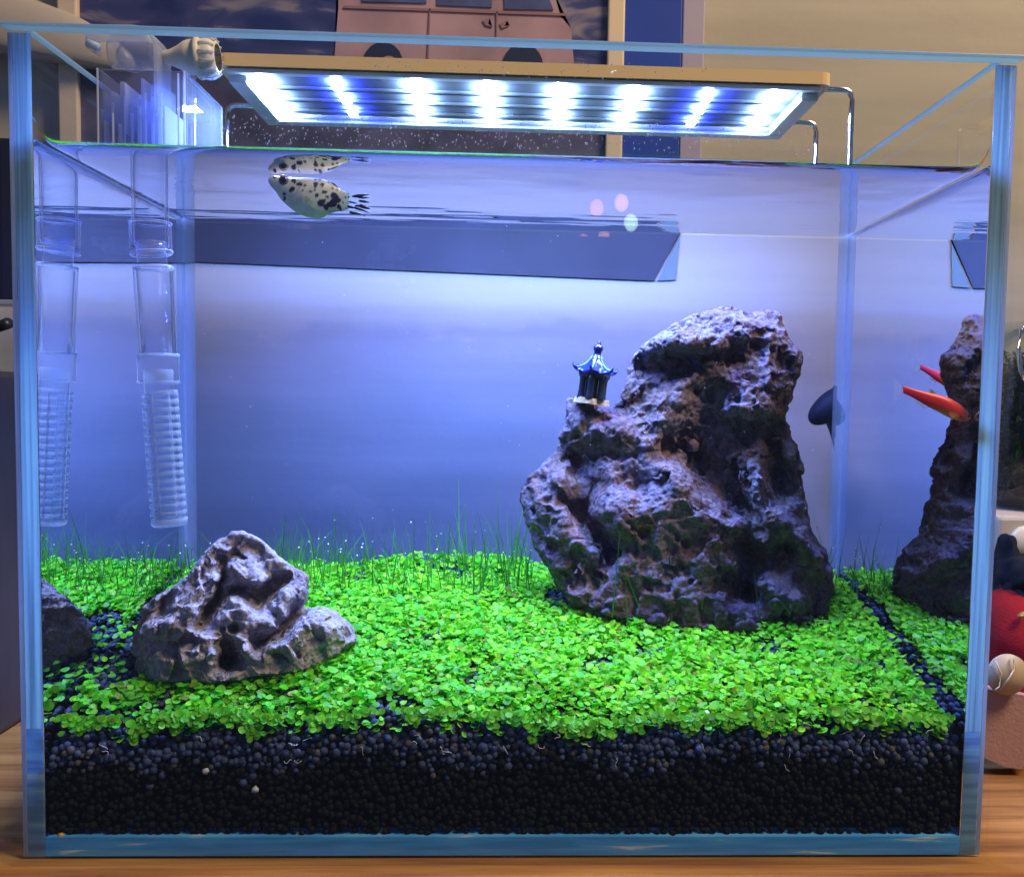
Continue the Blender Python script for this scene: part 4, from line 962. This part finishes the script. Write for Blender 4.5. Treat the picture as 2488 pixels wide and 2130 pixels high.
def eye(parent, px, py, y, r, off, iris, name='eye'):
    c = PV(px, py, y)+Vector((0, -off, 0)); s = mpp(y); bm = bmesh.new()
    bmesh.ops.create_uvsphere(bm, u_segments=20, v_segments=12, radius=r*s, matrix=Matrix.Translation(c) @ Matrix.Rotation(math.pi/2, 4, 'X') @ Matrix.Diagonal((1, 1, 0.55, 1))); e = link(name, from_bm(name, bm), simple('fish_iris', iris, 0.2, 0.6), parent, True)
    bm = bmesh.new(); bmesh.ops.create_uvsphere(bm, u_segments=16, v_segments=10, radius=r*s*.66, matrix=Matrix.Translation(c+Vector((0, -r*s*.32, 0))) @ Matrix.Rotation(math.pi/2, 4, 'X') @ Matrix.Diagonal((1, 1, 0.5, 1))); link('pupil', from_bm('pupil', bm), simple('fish_pupil', (0.006, 0.007, 0.015), 0.05, 0.8, coat=1.0), e, True)
eye(molly, *z1(560, 667), my, 11.8, 0.0034, (0.12, 0.14, 0.26))
def fin(name, rays, y, mat, parent, colf=None, bend=0.0, thick=0.5):
    """rays: list of (root px, tip px); a thin fin with real thickness"""
    v, f = [], []; nseg = 6; R = len(rays)
    for side in (-1, 1):
        for i, (a, b) in enumerate(rays):
            for k in range(nseg+1):
                t = k/nseg; p = P(a[0]+(b[0]-a[0])*t, a[1]+(b[1]-a[1])*t, y); th = thick*(1-0.8*t)*mpp(y); v.append(p+np.array([0, side*th+bend*t*t+0.0004*math.sin(i*1.9)*t, 0]))
    o = R*(nseg+1)
    for sd in (0, 1):
        for i in range(R-1):
            for k in range(nseg):
                a = sd*o+i*(nseg+1)+k; q_ = [a, a+1, a+nseg+2, a+nseg+1]; f.append(q_ if sd else q_[::-1])
    return link(name, mesh_np(name, np.array(v), np.array(f)), mat, parent, True)
def finmat(name, tint, a): 
    m = N(name); tr = m.n('BsdfTransparent'); d = m.n('BsdfDiffuse', Color=c4(tint)); t = m.n('BsdfTranslucent', Color=c4(tint)); x = m.n('MixShader', i0=0.5, i1=d, i2=t); return m.done(m.n('MixShader', i0=a, i1=tr, i2=x))
M_FINC = finmat('clear_fin', (0.35, 0.4, 0.55), 0.12); M_RAY = simple('dark_fin_ray', (0.012, 0.016, 0.07), 0.5)
tail = fin('tail_fin', [(z1(1450, 835+i*22), z1(1770, 825+i*37)) for i in range(10)], my, M_FINC, molly, bend=0.001)
bm = bmesh.new()
for a, b, r in [((1515,880),(1730,845),3.6),((1540,885),(1690,862),3.2),((1600,895),(1760,893),2.6),((1460,955),(1570,968),2.6),((1610,940),(1760,958),3.6),((1490,960),(1600,985),2.0),((1600,1000),(1770,1050),5.2),((1560,1005),(1700,1030),3.0),((1450,1020),(1560,1045),3.4),((1530,1030),(1700,1085),3.2),((1620,1050),(1770,1115),2.2),((1480,1105),(1620,1130),3.8),((1560,1098),(1710,1160),1.8),((1690,865),(1770,838),1.2)]:
    pts = [PV(*z1(a[0]+(b[0]-a[0])*t, a[1]+(b[1]-a[1])*t), my)+Vector((0, 0.001*((a[0]+(b[0]-a[0])*t-1450)/320)**2-0.0009, 0)) for t in np.linspace(0, 1, 5)]; s = mpp(my)*0.95
    bm_tube(bm, pts, [r*s*.5, r*s, r*s, r*s*.8, r*s*.25], 6)
link('fin_ray', from_bm('fin_ray', bm), M_RAY, tail, True)
fin('dorsal_fin', [(z1(1080+i*40, 628+i*22), z1(1200+i*22, 652+i*18)) for i in range(6)], my, finmat('dorsal_fin', (0.5, 0.52, 0.55), 0.45), molly)
bm = bmesh.new(); bm_tube(bm, [PV(*z1(*p), my-.0004) for p in ((1200, 668), (1260, 700), (1310, 748))], [.0001, .0004, .0001], 6); link('dorsal_ray', from_bm('dorsal_ray', bm), M_RAY, molly, True)
fin('pectoral_fin', [(z1(790+i*6, 850+i*16), z1(900+i*24, 900+i*40)) for i in range(5)], my-.0048, finmat('pectoral_fin', (0.45, 0.5, 0.45), 0.3), molly, bend=-0.0012)

def z3(x, y): return (2140+x/6.907, 850+y/6.907)
ry = 0.0118
def red_fish(name, label, off=Vector((0, 0, 0))):
    r = empty(name, PV(*z3(950, 900), ry), label, 'fish')
    tp = [z3(*p) for p in [(372,600),(480,635),(600,668),(830,718),(1000,752),(1150,803),(1300,892),(1400,980),(1470,1062),(1510,1130)]]; bt = [z3(*p) for p in [(372,722),(480,770),(600,838),(800,955),(1000,1060),(1150,1140),(1300,1192),(1400,1202),(1470,1188),(1510,1150)]]
    def col(px):
        X_ = (px[:, 0]-2150)*6.907; Y_ = (px[:, 1]-850)*6.907; t = np.clip((X_-370)/1140, 0, 1)[:, None]
        mid = 660+(X_-370)*0.40; u = ((Y_-mid)/170)[:, None]
        c = np.array([[0.80, 0.028, 0.060]])*(1-t)+np.array([[0.90, 0.065, 0.055]])*t
        h = np.clip((X_-1250)/220, 0, 1)[:, None]; c = c*(1-h)+h*np.array([[0.74, 0.36, 0.14]])
        b = np.clip(u*1.4-0.35, 0, 1)*np.clip((t-0.3)*4, 0, 1)*np.clip((0.85-t)*5, 0, 1); c = c*(1-b*.8)+b*.8*np.array([[0.62, 0.40, 0.06]])
        l = np.exp(-((u+0.05)/0.13)**2)*np.clip((0.7-t)*4, 0, 1); c = c*(1-0.45*l)+0.45*l*np.array([[0.45, 0.01, 0.06]])
        g = np.clip((X_-1440)/60, 0, 1)[:, None]*np.clip(u*2, 0, 1); c = c*(1-g*.6)+g*.6*np.array([[0.75, 0.7, 0.5]]); return c
    loft_fish('body', tp, bt, ry, lambda t: 0.68*(1-0.55*(1-t)**1.5), tone_mat('red_scales', 0.35, 0.5, trans=0.2), r, col, n=60, m=28)
    eye(r, *z3(1462, 1105), ry, 5.0, 0.00095, (0.20, 0.19, 0.08))
    fin('tail_fin', [(z3(385, 605+i*22), z3(190+i*9, 430+i*84)) for i in range(6)], ry, finmat('red_tail_fin', (0.45, 0.40, 0.42), 0.16), r)
    fin('dorsal_fin', [(z3(820+i*30, 718+i*7), z3(815+i*24, 640+i*16)) for i in range(5)], ry, finmat('yellow_fin', (0.30, 0.32, 0.06), 0.7), r)
    bm = bmesh.new(); bm_tube(bm, [PV(*z3(1372, 990), ry-.0010), PV(*z3(1345, 1060), ry-.0021), PV(*z3(1352, 1130), ry-.0019), PV(*z3(1390, 1185), ry-.0010)], [.00008, .00017, .00017, .00008], 6); link('gill_line', from_bm('gill_line', bm), simple('gill_dark', (0.22, 0.05, 0.05), .5), r, True)
    fin('pectoral_fin', [(z3(1290+i*8, 1060+i*16), z3(1130+i*10, 1030+i*40)) for i in range(5)], ry-.0024, finmat('red_pectoral', (0.6, 0.35, 0.25), 0.35), r, bend=-.0008)
    fin('anal_fin', [(z3(640+i*38, 850+i*22), z3(575+i*30, 880+i*22)) for i in range(6)], ry, finmat('pale_fin', (0.5, 0.35, 0.2), 0.25), r)
    return r
RED_OFF = 0
red = red_fish('red_fish', 'slim orange red fish swimming in front beside the right pane')
def copy_tree(o, parent=None):
    c = o.copy(); C.objects.link(c)
    if parent is not None: c.parent = parent; c.matrix_parent_inverse = o.matrix_parent_inverse.copy()
    for ch in o.children: copy_tree(ch, c)
    return c
red2 = copy_tree(red); red2.location = Vector((0.1225, 0.152, P(1930, 916, 0.152)[2])); red2.rotation_euler = (0, math.radians(6), math.pi)
red2['label'] = 'second orange red fish half hidden behind the large rock'
for o in (red, red2): o['group'] = 'orange red fish in the aquarium'

# ------------------------------------------------------------------ small loose things in the soil
M_YEL = simple('yellow_granule', (0.50, 0.26, 0.03), 0.5, 0.4)
gsrc = None
for px, py, lab in ((148, 2030, 'yellow fertiliser ball in the soil at the bottom left corner'), (858, 2037, 'brown yellow fertiliser ball low in the soil, left one of the close pair'), (922, 2034, 'brown yellow fertiliser ball low in the soil, right one of the close pair'), (2284, 2036, 'yellow fertiliser ball in the soil at the bottom right corner')):
    if gsrc is None:
        bm = bmesh.new(); bmesh.ops.create_icosphere(bm, subdivisions=3, radius=0.0013); g = link('fertiliser_ball', from_bm('fertiliser_ball', bm), M_YEL, None, True); gsrc = g
    else: g = gsrc.copy(); C.objects.link(g)
    g.location = PV(px, py, 0.0078); g.scale = (1, 0.9, 1.05); tag(g, lab, 'fertiliser', 'fertiliser balls in the soil')
M_PALE = simple('pale_chip', (0.42, 0.45, 0.5), 0.5, noise=0.2, nscale=900)
def chip(px, py, y, r, lab, mat=M_PALE):
    bm = bmesh.new(); bmesh.ops.create_icosphere(bm, subdivisions=2, radius=r)
    for v in bm.verts: v.co += v.co*random.uniform(-.22, .16)
    o = link('pebble', from_bm('pebble', bm), mat, None, True); o.location = PV(px, py, y); tag(o, lab, 'pebble')
chip(500, 1871, 0.0078, 0.0014, 'pale grey chip in the black soil near the left'); chip(620, 1917, 0.0078, 0.0014, 'square grey chip deep in the black soil')
chip(1717, 1732, 0.0145, 0.0013, 'white pebble lying on the green carpet', simple('white_pebble', (0.75, 0.74, 0.78), 0.4))
# fine white roots against the glass
bm = bmesh.new()
for _ in range(26):
    px = rng.uniform(180, 2330); py = 1770+rng.uniform(0, 75)+25*fbm(np.array([[px/130, 0, 0]]), 2, 71)[0]
    a = rng.uniform(0, 6.28); pts = []; c = P(px, py, 0.0072)
    for k in range(6):
        a += rng.normal(0, 0.6); c = c+np.array([math.cos(a), 0, math.sin(a)])*0.00075; c[1] = 0.0070+rng.uniform(0, 0.0004); pts.append(Vector(c))
    bm_tube(bm, pts, 0.00011+0.00007*rng.uniform(), 4)
tag(link('white_roots', from_bm('white_roots', bm), simple('root_white', (0.5, 0.52, 0.55), 0.5), None, True), 'fine white plant roots curling through the soil behind the glass', 'roots', kind='stuff')
# spray droplets on the inside of the front pane above the water
dp = []
while len(dp) < 620:
    px, py = rng.uniform(540, 2000), rng.uniform(150, 395); base = 345+(px-70)*0.021
    pr = (0.9 if base-75 < py < base-6 else 0)+(0.30 if py < 175+(px-500)*0.03 and 900 < px < 1750 else 0)
    if rng.uniform() < pr*(1.2 if px < 1500 else 0.5): dp.append(P(px, py, T*0.75+0.0002))
dp = np.array(dp); rr_ = rng.uniform(0.00010, 0.00034, len(dp))**1.0
M_DROP = glassy('water_drop', (0.9, 0.94, 1.0), ior=1.8, haze=0.30)
v_, f_, _ = scatter(I0v, I0f, dp, np.repeat(np.eye(3)[None], len(dp), 0), np.stack([rr_, rr_*.5, rr_*rng.uniform(1, 1.8, len(dp))], 1))
tag(link('water_droplets', mesh_np('water_droplets', v_, f_), M_DROP, None, True), 'small water droplets sprayed over the inside of the front glass above the waterline', 'droplets', kind='stuff')
# a leaf scrap floating on the surface with its ripple
yl = (WATER_Z-0.0016-0.172)*2400/(989-487)-0.356; lc = P(512, 487, yl); lc[2] = WATER_Z-0.0010
fr_ = np.stack([lc+np.array([a, b, 0]) for a, b in ((0, 0), (-0.004, 0.001), (0.0035, -0.0015))]); v_, f_, c_ = scatter(lv, lf, fr_, np.repeat(np.eye(3)[None], 3, 0), np.array([[.0024, .0012, .0024], [.0014, .001, .002], [.0013, .0008, .0013]]), np.full((3, 3), 1.0)*np.array([[.06, .30, .05]]))
tag(link('floating_leaf', mesh_np('floating_leaf', v_, f_, c_), M_LEAF), 'small green leaf scrap floating on the water beside the intake pipe', 'leaf')
# specks drifting in the water
sp = np.array([P(rng.uniform(470, 2020), rng.uniform(480, 1300), rng.uniform(0.03, 0.15)) for _ in range(110)])
v_, f_, _ = scatter(I0v, I0f, sp, rots(len(sp)), rng.uniform(0.0001, 0.00028, len(sp)))
tag(link('drifting_specks', mesh_np('drifting_specks', v_, f_), M_PALE), 'pale specks drifting in the open water', 'specks', kind='stuff')

# small room lamps behind the viewer, mirrored in the front pane
for px, py, col, st, lab in ((1450, 505, (1.0, 0.30, 0.16), 9, 'soft orange lamp glow mirrored in the front glass, left one of the three'), (1510, 493, (1.0, 0.42, 0.22), 11, 'soft orange lamp glow mirrored in the front glass, highest of the three'), (1533, 541, (0.62, 1.0, 0.78), 14, 'pale green white lamp glow mirrored in the front glass')):
    a = P(px, py, 0.0); d = (a-CAM_P)/np.linalg.norm(a-CAM_P); dr = d*np.array([1, -1, 1]); c = Vector(a+dr*1.35)
    b_ = empty('hanging_bulb', c, lab, 'light bulb', 'small lamps mirrored in the glass'); bm = bmesh.new(); bmesh.ops.create_uvsphere(bm, u_segments=20, v_segments=12, radius=0.0125, matrix=Matrix.Translation(c) @ Matrix.Diagonal((1, 1, 1.2, 1)))
    m = N('bulb_glow'); lw = m.n('LayerWeight', Blend=0.35); rr2 = m.n('MapRange'); m.set(rr2, 'i0', lw.outputs['Facing']); rr2.inputs[1].default_value = 0.1; rr2.inputs[2].default_value = 0.95; rr2.inputs[3].default_value = st; rr2.inputs[4].default_value = 0.4
    link('bulb', from_bm('bulb', bm), m.done(m.n('Emission', Color=c4(col), Strength=rr2.outputs[0])), b_, True); tube('cord', [c+Vector((0, 0, .0115)), c+Vector((0, 0, 1.2))], .001, simple('lamp_cord', (.02, .02, .02), .5), b_, 6)

# ------------------------------------------------------------------ things behind and beside the tank
# poster with a van
def poster_mat():
    m = N('poster_print'); tc = m.n('TexCoord'); b = m.n('BsdfPrincipled', Roughness=0.35)
    mp = m.n('Mapping', Vector=tc.outputs['Object']); mp.inputs['Scale'].default_value = (14, 14, 38)
    n1 = m.n('TexNoise', Vector=mp, Scale=1.6, Detail=5.0, Distortion=0.8)
    r = ramp(m, n1.outputs[0], [(0.40, (0.020, 0.030, 0.13)), (0.56, (0.05, 0.06, 0.18)), (0.63, (0.17, 0.16, 0.24)), (0.74, (0.30, 0.24, 0.27))])
    m.set(b, 'Base_Color', r); return m.done(b)
PYY = WALL_Y-0.006
pa, pb = P(190, -260, PYY), P(1468, 395, PYY)
poster = empty('van_poster', ((pa[0]+pb[0])/2, PYY, pb[2]), 'framed navy poster of a pink van parked by a stone wall', 'poster')
box('sheet', (pa[0], PYY, pb[2]), (pb[0], PYY+.003, pa[2]), poster_mat(), poster)
fx1 = P(1516, 100, PYY)[0]; fx0 = P(145, 20, PYY)[0]
box('frame', (pb[0]+.0002, PYY-.004, pb[2]), (fx1, PYY+.004, pa[2]), simple('cream_frame', (0.62, 0.52, 0.40), 0.5), poster, 0.001)
box('frame', (fx0, PYY-.004, pb[2]), (pa[0]-.0002, PYY+.004, pa[2]), simple('cream_frame2', (0.55, 0.46, 0.38), 0.5), poster, 0.001)
def flat(name, pts, y, mat, parent, th=0.0005):
    bm = bmesh.new(); lo = [bm.verts.new(PV(a, b, y)) for a, b in pts]; hi = [bm.verts.new(v.co+Vector((0, th, 0))) for v in lo]; n = len(lo)
    bm.faces.new(lo); bm.faces.new(hi[::-1])
    for k in range(n): bm.faces.new((lo[k], lo[(k+1) % n], hi[(k+1) % n], hi[k]))
    bmesh.ops.triangulate(bm, faces=[f for f in bm.faces if len(f.verts) > 4]); return link(name, from_bm(name, bm), mat, parent)
M_VAN = simple('van_pink_print', (0.31, 0.205, 0.26), 0.5, noise=0.28, nscale=28); M_VW = simple('van_window_print', (0.055, 0.075, 0.20), 0.4, noise=0.4, nscale=60); M_VT = simple('van_tyre_print', (0.015, 0.02, 0.06), 0.4); M_VH = simple('van_hub_print', (0.30, 0.22, 0.24), 0.4); M_VL = simple('van_line_print', (0.24, 0.14, 0.16), 0.4)
vb_ = flat('van_body', [(822, -150), (1290, -150), (1345, -20), (1362, 40), (1388, 70), (1395, 165), (812, 150), (822, 20)], PYY-.0007, M_VAN, poster)
for pts in ([(878, -60), (1035, -60), (1036, 8), (880, 4)], [(1062, -60), (1195, -60), (1195, 18), (1062, 13)], [(1224, -60), (1312, -60), (1345, 25), (1226, 22)]): flat('van_window', pts, PYY-.0014, M_VW, vb_)
flat('van_trim', [(835, 14), (1378, 33), (1379, 39), (835, 20)], PYY-.0014, M_VL, vb_); flat('van_trim', [(1043, 20), (1046, 20), (1042, 142), (1038, 142)], PYY-.0014, M_VL, vb_); flat('van_trim', [(1206, 28), (1209, 28), (1208, 100), (1205, 100)], PYY-.0014, M_VL, vb_)
def disc(cx_, cy_, rx, ry_, n=20, half=False): return [(cx_+rx*math.cos(a), cy_-ry_*math.sin(a)) for a in (np.linspace(0, math.pi, n) if half else np.linspace(0, 2*math.pi, n, endpoint=False))]
for cx_, cy_, hub in ((1270, 162, (1262, 178)), (930, 158, (944, 160))):
    t_ = flat('van_wheel', disc(cx_, cy_, 50, 56), PYY-.0014, M_VT, vb_); flat('van_hub', disc(hub[0], hub[1], 24, 24), PYY-.0021, M_VH, t_)
flat('van_motif', [(1172, 50), (1190, 44), (1186, 58), (1196, 66), (1180, 62)], PYY-.0014, M_VL, vb_); flat('van_motif', [(1214, 58), (1232, 50), (1226, 64), (1238, 62), (1220, 70)], PYY-.0014, M_VL, vb_)
flat('road_print', [(190, 168), (1468, 215), (1468, 395), (190, 395)], PYY-.0005, simple('road_print', (0.075, 0.075, 0.15), 0.4, noise=0.45, nscale=45), poster)
# blue and grey painted strips on the wall
sa, sb = P(1517, -260, WALL_Y-.006), P(1648, 420, WALL_Y-.006)
tag(box('blue_wall_strip', (sa[0], WALL_Y-.007, sb[2]), (sb[0], WALL_Y-.0003, sa[2]), simple('royal_blue_paint', (0.012, 0.050, 0.36), 0.4, noise=0.12, nscale=20), bev=0.0008), 'royal blue vertical strip on the wall between poster and beige wall', 'wall strip')
sc_ = P(1703, 420, WALL_Y-.005)
tag(box('lilac_wall_strip', (sb[0]+.0005, WALL_Y-.005, P(1670, 470, WALL_Y-.005)[2]), (sc_[0], WALL_Y-.0004, sa[2]), simple('lilac_paint', (0.33, 0.30, 0.42), 0.5), bev=0.0008), 'narrow greyish lilac vertical strip beside the royal blue strip', 'wall strip')
BY = WALL_Y-0.0014
tag(flat('blue_board', [(-150, 430), (1690, 500), (1646, 576), (1590, 682), (-150, 610)], BY, simple('board_blue', (0.030, 0.036, 0.060), 0.7, noise=0.2, nscale=25), None, 0.001), 'dark blue board with a slanted right end hung behind the tank', 'board')
tag(flat('grey_board_end', [(1652, 572), (1642, 680), (1598, 682), (1650, 578)], BY+.0002, simple('board_grey', (0.13, 0.18, 0.165), 0.5), None, 0.0008), 'small grey green wedge against the slanted end of the blue board', 'panel')
# dark rounded gadget behind the back pane
gy = 0.19; bm = bmesh.new()
gc_ = PV(2024, 982, gy); bmesh.ops.create_uvsphere(bm, u_segments=24, v_segments=16, radius=1, matrix=Matrix.Translation(gc_) @ Matrix.Rotation(math.radians(-38), 4, 'Y') @ Matrix.Diagonal((72*mpp(gy), .008, 35*mpp(gy), 1)))
tube_ = from_bm('grip', bm); g0 = empty('clip_gadget', PV(2040, 1400, gy), 'dark blue rounded clip standing behind the back pane right of the large rock', 'gadget')
M_GAD = simple('gadget_blue', (0.004, 0.007, 0.02), 0.6, 0.2)
link('grip', tube_, M_GAD, g0, True)
bm = bmesh.new(); bm_tube(bm, [PV(2016, 1000, gy), PV(2030, 1045, gy), PV(2040, 1090, gy)], [.0045, .0035, .003], 12); bm_tube(bm, [PV(2030, 960, gy), PV(2036, 940, gy)], [.003, .0026], 10); link('neck', from_bm('neck', bm), M_GAD, g0, True)
stp = P(2058, 1060, gy); box('stand', (stp[0]-.004, gy-.004, -0.0003), (stp[0]+.006, gy+.004, P(2058, 985, gy)[2]), M_GAD, g0, .001)
box('tip', tuple(PV(2028, 1095, gy-.006)), tuple(PV(2040, 1062, gy-.0045)), simple('skin_tone_plastic', (0.45, 0.25, 0.22), 0.5), g0, .0005)
# grey dome of a desk lamp at the upper left
dy = 0.212; bm = bmesh.new(); dc = PV(-20, 78, dy); sd = mpp(dy)
bm_lathe(bm, [(0, 92*sd), (90*sd, 88*sd), (190*sd, 70*sd), (270*sd, 42*sd), (320*sd, 10*sd), (332*sd, -12*sd), (330*sd, -26*sd), (320*sd, -30*sd), (250*sd, -40*sd), (0, -46*sd)], 64, Matrix.Translation(dc) @ Matrix.Rotation(math.radians(9), 4, 'Y') @ Matrix.Rotation(math.radians(10), 4, 'X') @ Matrix.Diagonal((1, .16, 1, 1)))
dome = empty('desk_lamp', (dc.x, dy, 0), 'grey beige disc shaped lamp head rising behind the upper left corner', 'lamp')
link('lamp_head', from_bm('lamp_head', bm), simple('lamp_grey', (0.36, 0.33, 0.31), 0.3, 0.5), dome, True)
tube('lamp_stem', [(dc.x-.03, dy+.02, -.0003), (dc.x-.03, dy+.02, dc.z-.02), (dc.x-.02, dy, dc.z)], .006, simple('lamp_stem', (0.06, 0.06, 0.07), 0.4), dome)
# left edge: black panel with a silver edge above a brown black box
ly_ = 0.165; la = P(-140, 900, ly_); lb = P(62, 1468, ly_)
bx_ = tag(box('dark_box', (la[0], ly_-.03, 0), (lb[0], ly_+.06, la[2]), simple('brown_black_box', (0.050, 0.038, 0.042), 0.5, noise=0.2, nscale=30), bev=.003), 'matt brown black box standing left of the aquarium', 'box')
ms_ = empty('black_monitor', PV(-60, 600, ly_+.02), 'black screen with a thin silver lower edge above the dark box', 'monitor')
ma, mb_ = P(-160, 330, ly_+.02), P(38, 728, ly_+.02)
box('screen', (ma[0], ly_+.02, mb_[2]), (mb_[0], ly_+.03, ma[2]), simple('black_screen', (0.010, 0.012, 0.03), 0.2), ms_, .001)
box('silver_edge', (ma[0], ly_+.018, mb_[2]-.003), (mb_[0], ly_+.032, mb_[2]-.0002), simple('silver_edge', (0.5, 0.5, 0.48), 0.3, metal=.6), ms_, .0005)
tube('foot', [PV(-60, 735, ly_+.025), PV(-20, 800, ly_+.02), PV(20, 785, ly_+.01)], .003, simple('black_foot', (0.01, 0.01, 0.012), 0.4), ms_); box('neck', tuple(P(-110, 905, ly_+.03)), tuple(P(-70, 735, ly_+.035)), simple('neck_black', (0.012, 0.012, 0.014), .4), ms_)
# right edge: gift box with an ivory button, moss jar, black cloth, red plush
def pt(px, py, y): return P(px, py, y)
xy = 0.15; ca = P(2425, 1254, xy); cb = P(2700, 1420, xy)
card = empty('beige_box', ((ca[0]+cb[0])/2, xy+.04, 0), 'beige cardboard box with an ivory round button right of the aquarium', 'box')
box('carton', (ca[0], xy, -0.0003), (cb[0], xy+.085, ca[2]), simple('beige_card', (0.42, 0.36, 0.30), 0.6, noise=.06, nscale=30), card, .002)
bm = bmesh.new(); bc = PV(2490, 1318, xy); bm_lathe(bm, [(0, -.004), (.0082, -.0035), (.0092, -.0018), (.0092, 0.0), (0, 0.0)], 32, Matrix.Translation(bc) @ Matrix.Rotation(-math.pi/2, 4, 'X')); bm.normal_update()
link('button', from_bm('button', bm), simple('ivory', (0.60, 0.52, 0.36), 0.35), card, True)
for a, b, c_ in (((2450, 1352), (2482, 1348), (0.62, 0.30, 0.10)), ((2456, 1361), (2490, 1354), (0.70, 0.45, 0.25))): tube('ribbon', [PV(*a, xy-.002), PV((a[0]+b[0])/2, a[1]-5, xy-.003), PV(*b, xy-.002)], .0012, simple('orange_ribbon', c_, 0.5), card)
jb = P(2480, 1262, xy+.04); jr = .034; jx = P(2423, 900, xy+.04)[0]+jr; jt = P(2440, 782, xy+.04)[2]; jz = ca[2]+.0006
jar = empty('moss_jar', (jx, xy+.045, jz), 'glass jar of dark green moss on the beige box at the right edge', 'jar')
bm = bmesh.new(); hj = jt-jz
bm_lathe(bm, [(0, 0), (jr*.9, 0), (jr, .004), (jr, hj*.86), (jr*.8, hj*.96), (jr*.8, hj), (jr*.76, hj), (jr*.76, hj*.95), (jr*.95, hj*.85), (jr*.95, .005), (0, .004)], 40, Matrix.Translation((jx, xy+.045, jz)))
link('glass', from_bm('glass', bm), glassy('jar_glass', (0.9, 0.93, 0.9), ior=1.45), jar, True)
nm = 2600; th = rng.uniform(0, 2*math.pi, nm); rd = jr*.93*np.sqrt(rng.uniform(0.3, 1, nm)); hz = rng.uniform(.006, hj*.85, nm)
mp_ = np.stack([jx+rd*np.cos(th), xy+.045+rd*np.sin(th), jz+hz], 1); mc = np.where((fbm(mp_*60, 2, 4) > 0)[:, None], np.array([[0.035, 0.09, 0.015]]), np.array([[0.10, 0.075, 0.03]]))*rng.uniform(.4, 1.5, nm)[:, None]
v_, f_, c_ = scatter(lv, lf, mp_, rots(nm), np.stack([np.full(nm, .0026), np.full(nm, .0008), np.full(nm, .002)], 1), mc)
mo = link('moss', mesh_np('moss', v_, f_, c_), tone_mat('moss_leaf', .6, .2, trans=.3), jar); mo['kind'] = 'stuff'
box('soil_core', (jx-jr*.6, xy+.045-jr*.6, jz+.005), (jx+jr*.6, xy+.045+jr*.6, jz+hj*.8), simple('moss_core', (.012, .02, .008), .9), jar, .008)
tube('wire_loop', [PV(2490, 790, xy), PV(2480, 800, xy), PV(2474, 850, xy), PV(2480, 900, xy), PV(2492, 925, xy)], .0012, M_CHROME, jar)

def blob(name, ell, mat, parent, seed=0, amp=0.002, fr=60, sub=4):
    """soft shape: ell = list of (centre, radii) merged by voxel remesh"""
    bm = bmesh.new()
    for c, r in ell:
        bmesh.ops.create_icosphere(bm, subdivisions=sub, radius=1, matrix=Matrix.Translation(c) @ Matrix.Diagonal((*r, 1)))
    me = from_bm(name, bm); v = np.array([p.co[:] for p in me.vertices]); nrm = np.array([p.normal[:] for p in me.vertices]); v = v+nrm*(amp*fbm(v*fr, 3, seed, True))[:, None]
    me.vertices.foreach_set('co', v.ravel().astype(np.float32)); me.update(); return link(name, me, mat, parent, True)
py_ = 0.10; s = mpp(py_)
plush = empty('red_plush', PV(2500, 2040, py_), 'red plush figure with a pale pink collar and round beige medallion right of the aquarium', 'plush toy')
M_RED = simple('red_felt', (0.24, 0.006, 0.010), 0.85, 0.2, noise=.2, nscale=80, bump=.4, bscale=900); M_PINK = simple('pale_pink_felt', (0.36, 0.22, 0.21), 0.8, 0.2, bump=.3, bscale=700)
bz = 0.0
blob('body', [(Vector((P(2500, 1900, py_)[0], py_+.02, .030)), (112*s, .03, .034)), (Vector((P(2510, 1600, py_)[0], py_+.02, P(2500, 1600, py_)[2])), (108*s, .028, .030))], M_RED, plush, 5, .0015)
flat('collar', [(2360, 1668), (2500, 1690), (2600, 1650), (2600, 1720), (2483, 1868), (2440, 1862), (2380, 1835)], py_-.012, M_PINK, plush, .010)
bm = bmesh.new(); bm_lathe(bm, [(0, -.0018), (47*s, -.0018), (50*s, -.001), (50*s, .001), (0, .001)], 40, Matrix.Translation(PV(2447, 1638, py_-.016)) @ Matrix.Rotation(math.pi/2, 4, 'X')); md = link('medallion', from_bm('medallion', bm), simple('beige_medallion', (0.42, 0.34, 0.24), 0.5), plush, True)
M_THR = simple('pale_thread', (0.5, 0.48, 0.42), .6)
for pts in (((2462, 1592), (2466, 1625), (2450, 1650), (2428, 1675)), ((2418, 1605), (2432, 1635), (2428, 1668), (2418, 1676))): tube('stitch', [PV(*p, py_-.0182) for p in pts], .0005, M_THR, md, 6)
cl = 0.125
clo = blob('black_cloth', [(Vector(PV(2480, 1500, cl)), (62*s*1.1, .02, .022)), (Vector(PV(2500, 1400, cl)), (66*s, .02, .010)), (Vector(PV(2448, 1400, cl+.01)), (.003, .01, .022)), (Vector(PV(2490, 1580, cl-.01)), (40*s, .012, .012))], simple('black_fleece', (0.008, 0.009, 0.012), .9, .2), None, 9, .004, 90)
tag(clo, 'crumpled black cloth draped over the red plush figure', 'cloth')
tag(tube('amber_bead', [PV(2483, 1490, .098), PV(2486, 1496, .098)], .0022, simple('amber', (0.45, 0.24, 0.05), .2), None), 'small amber bead on the black cloth', 'bead')
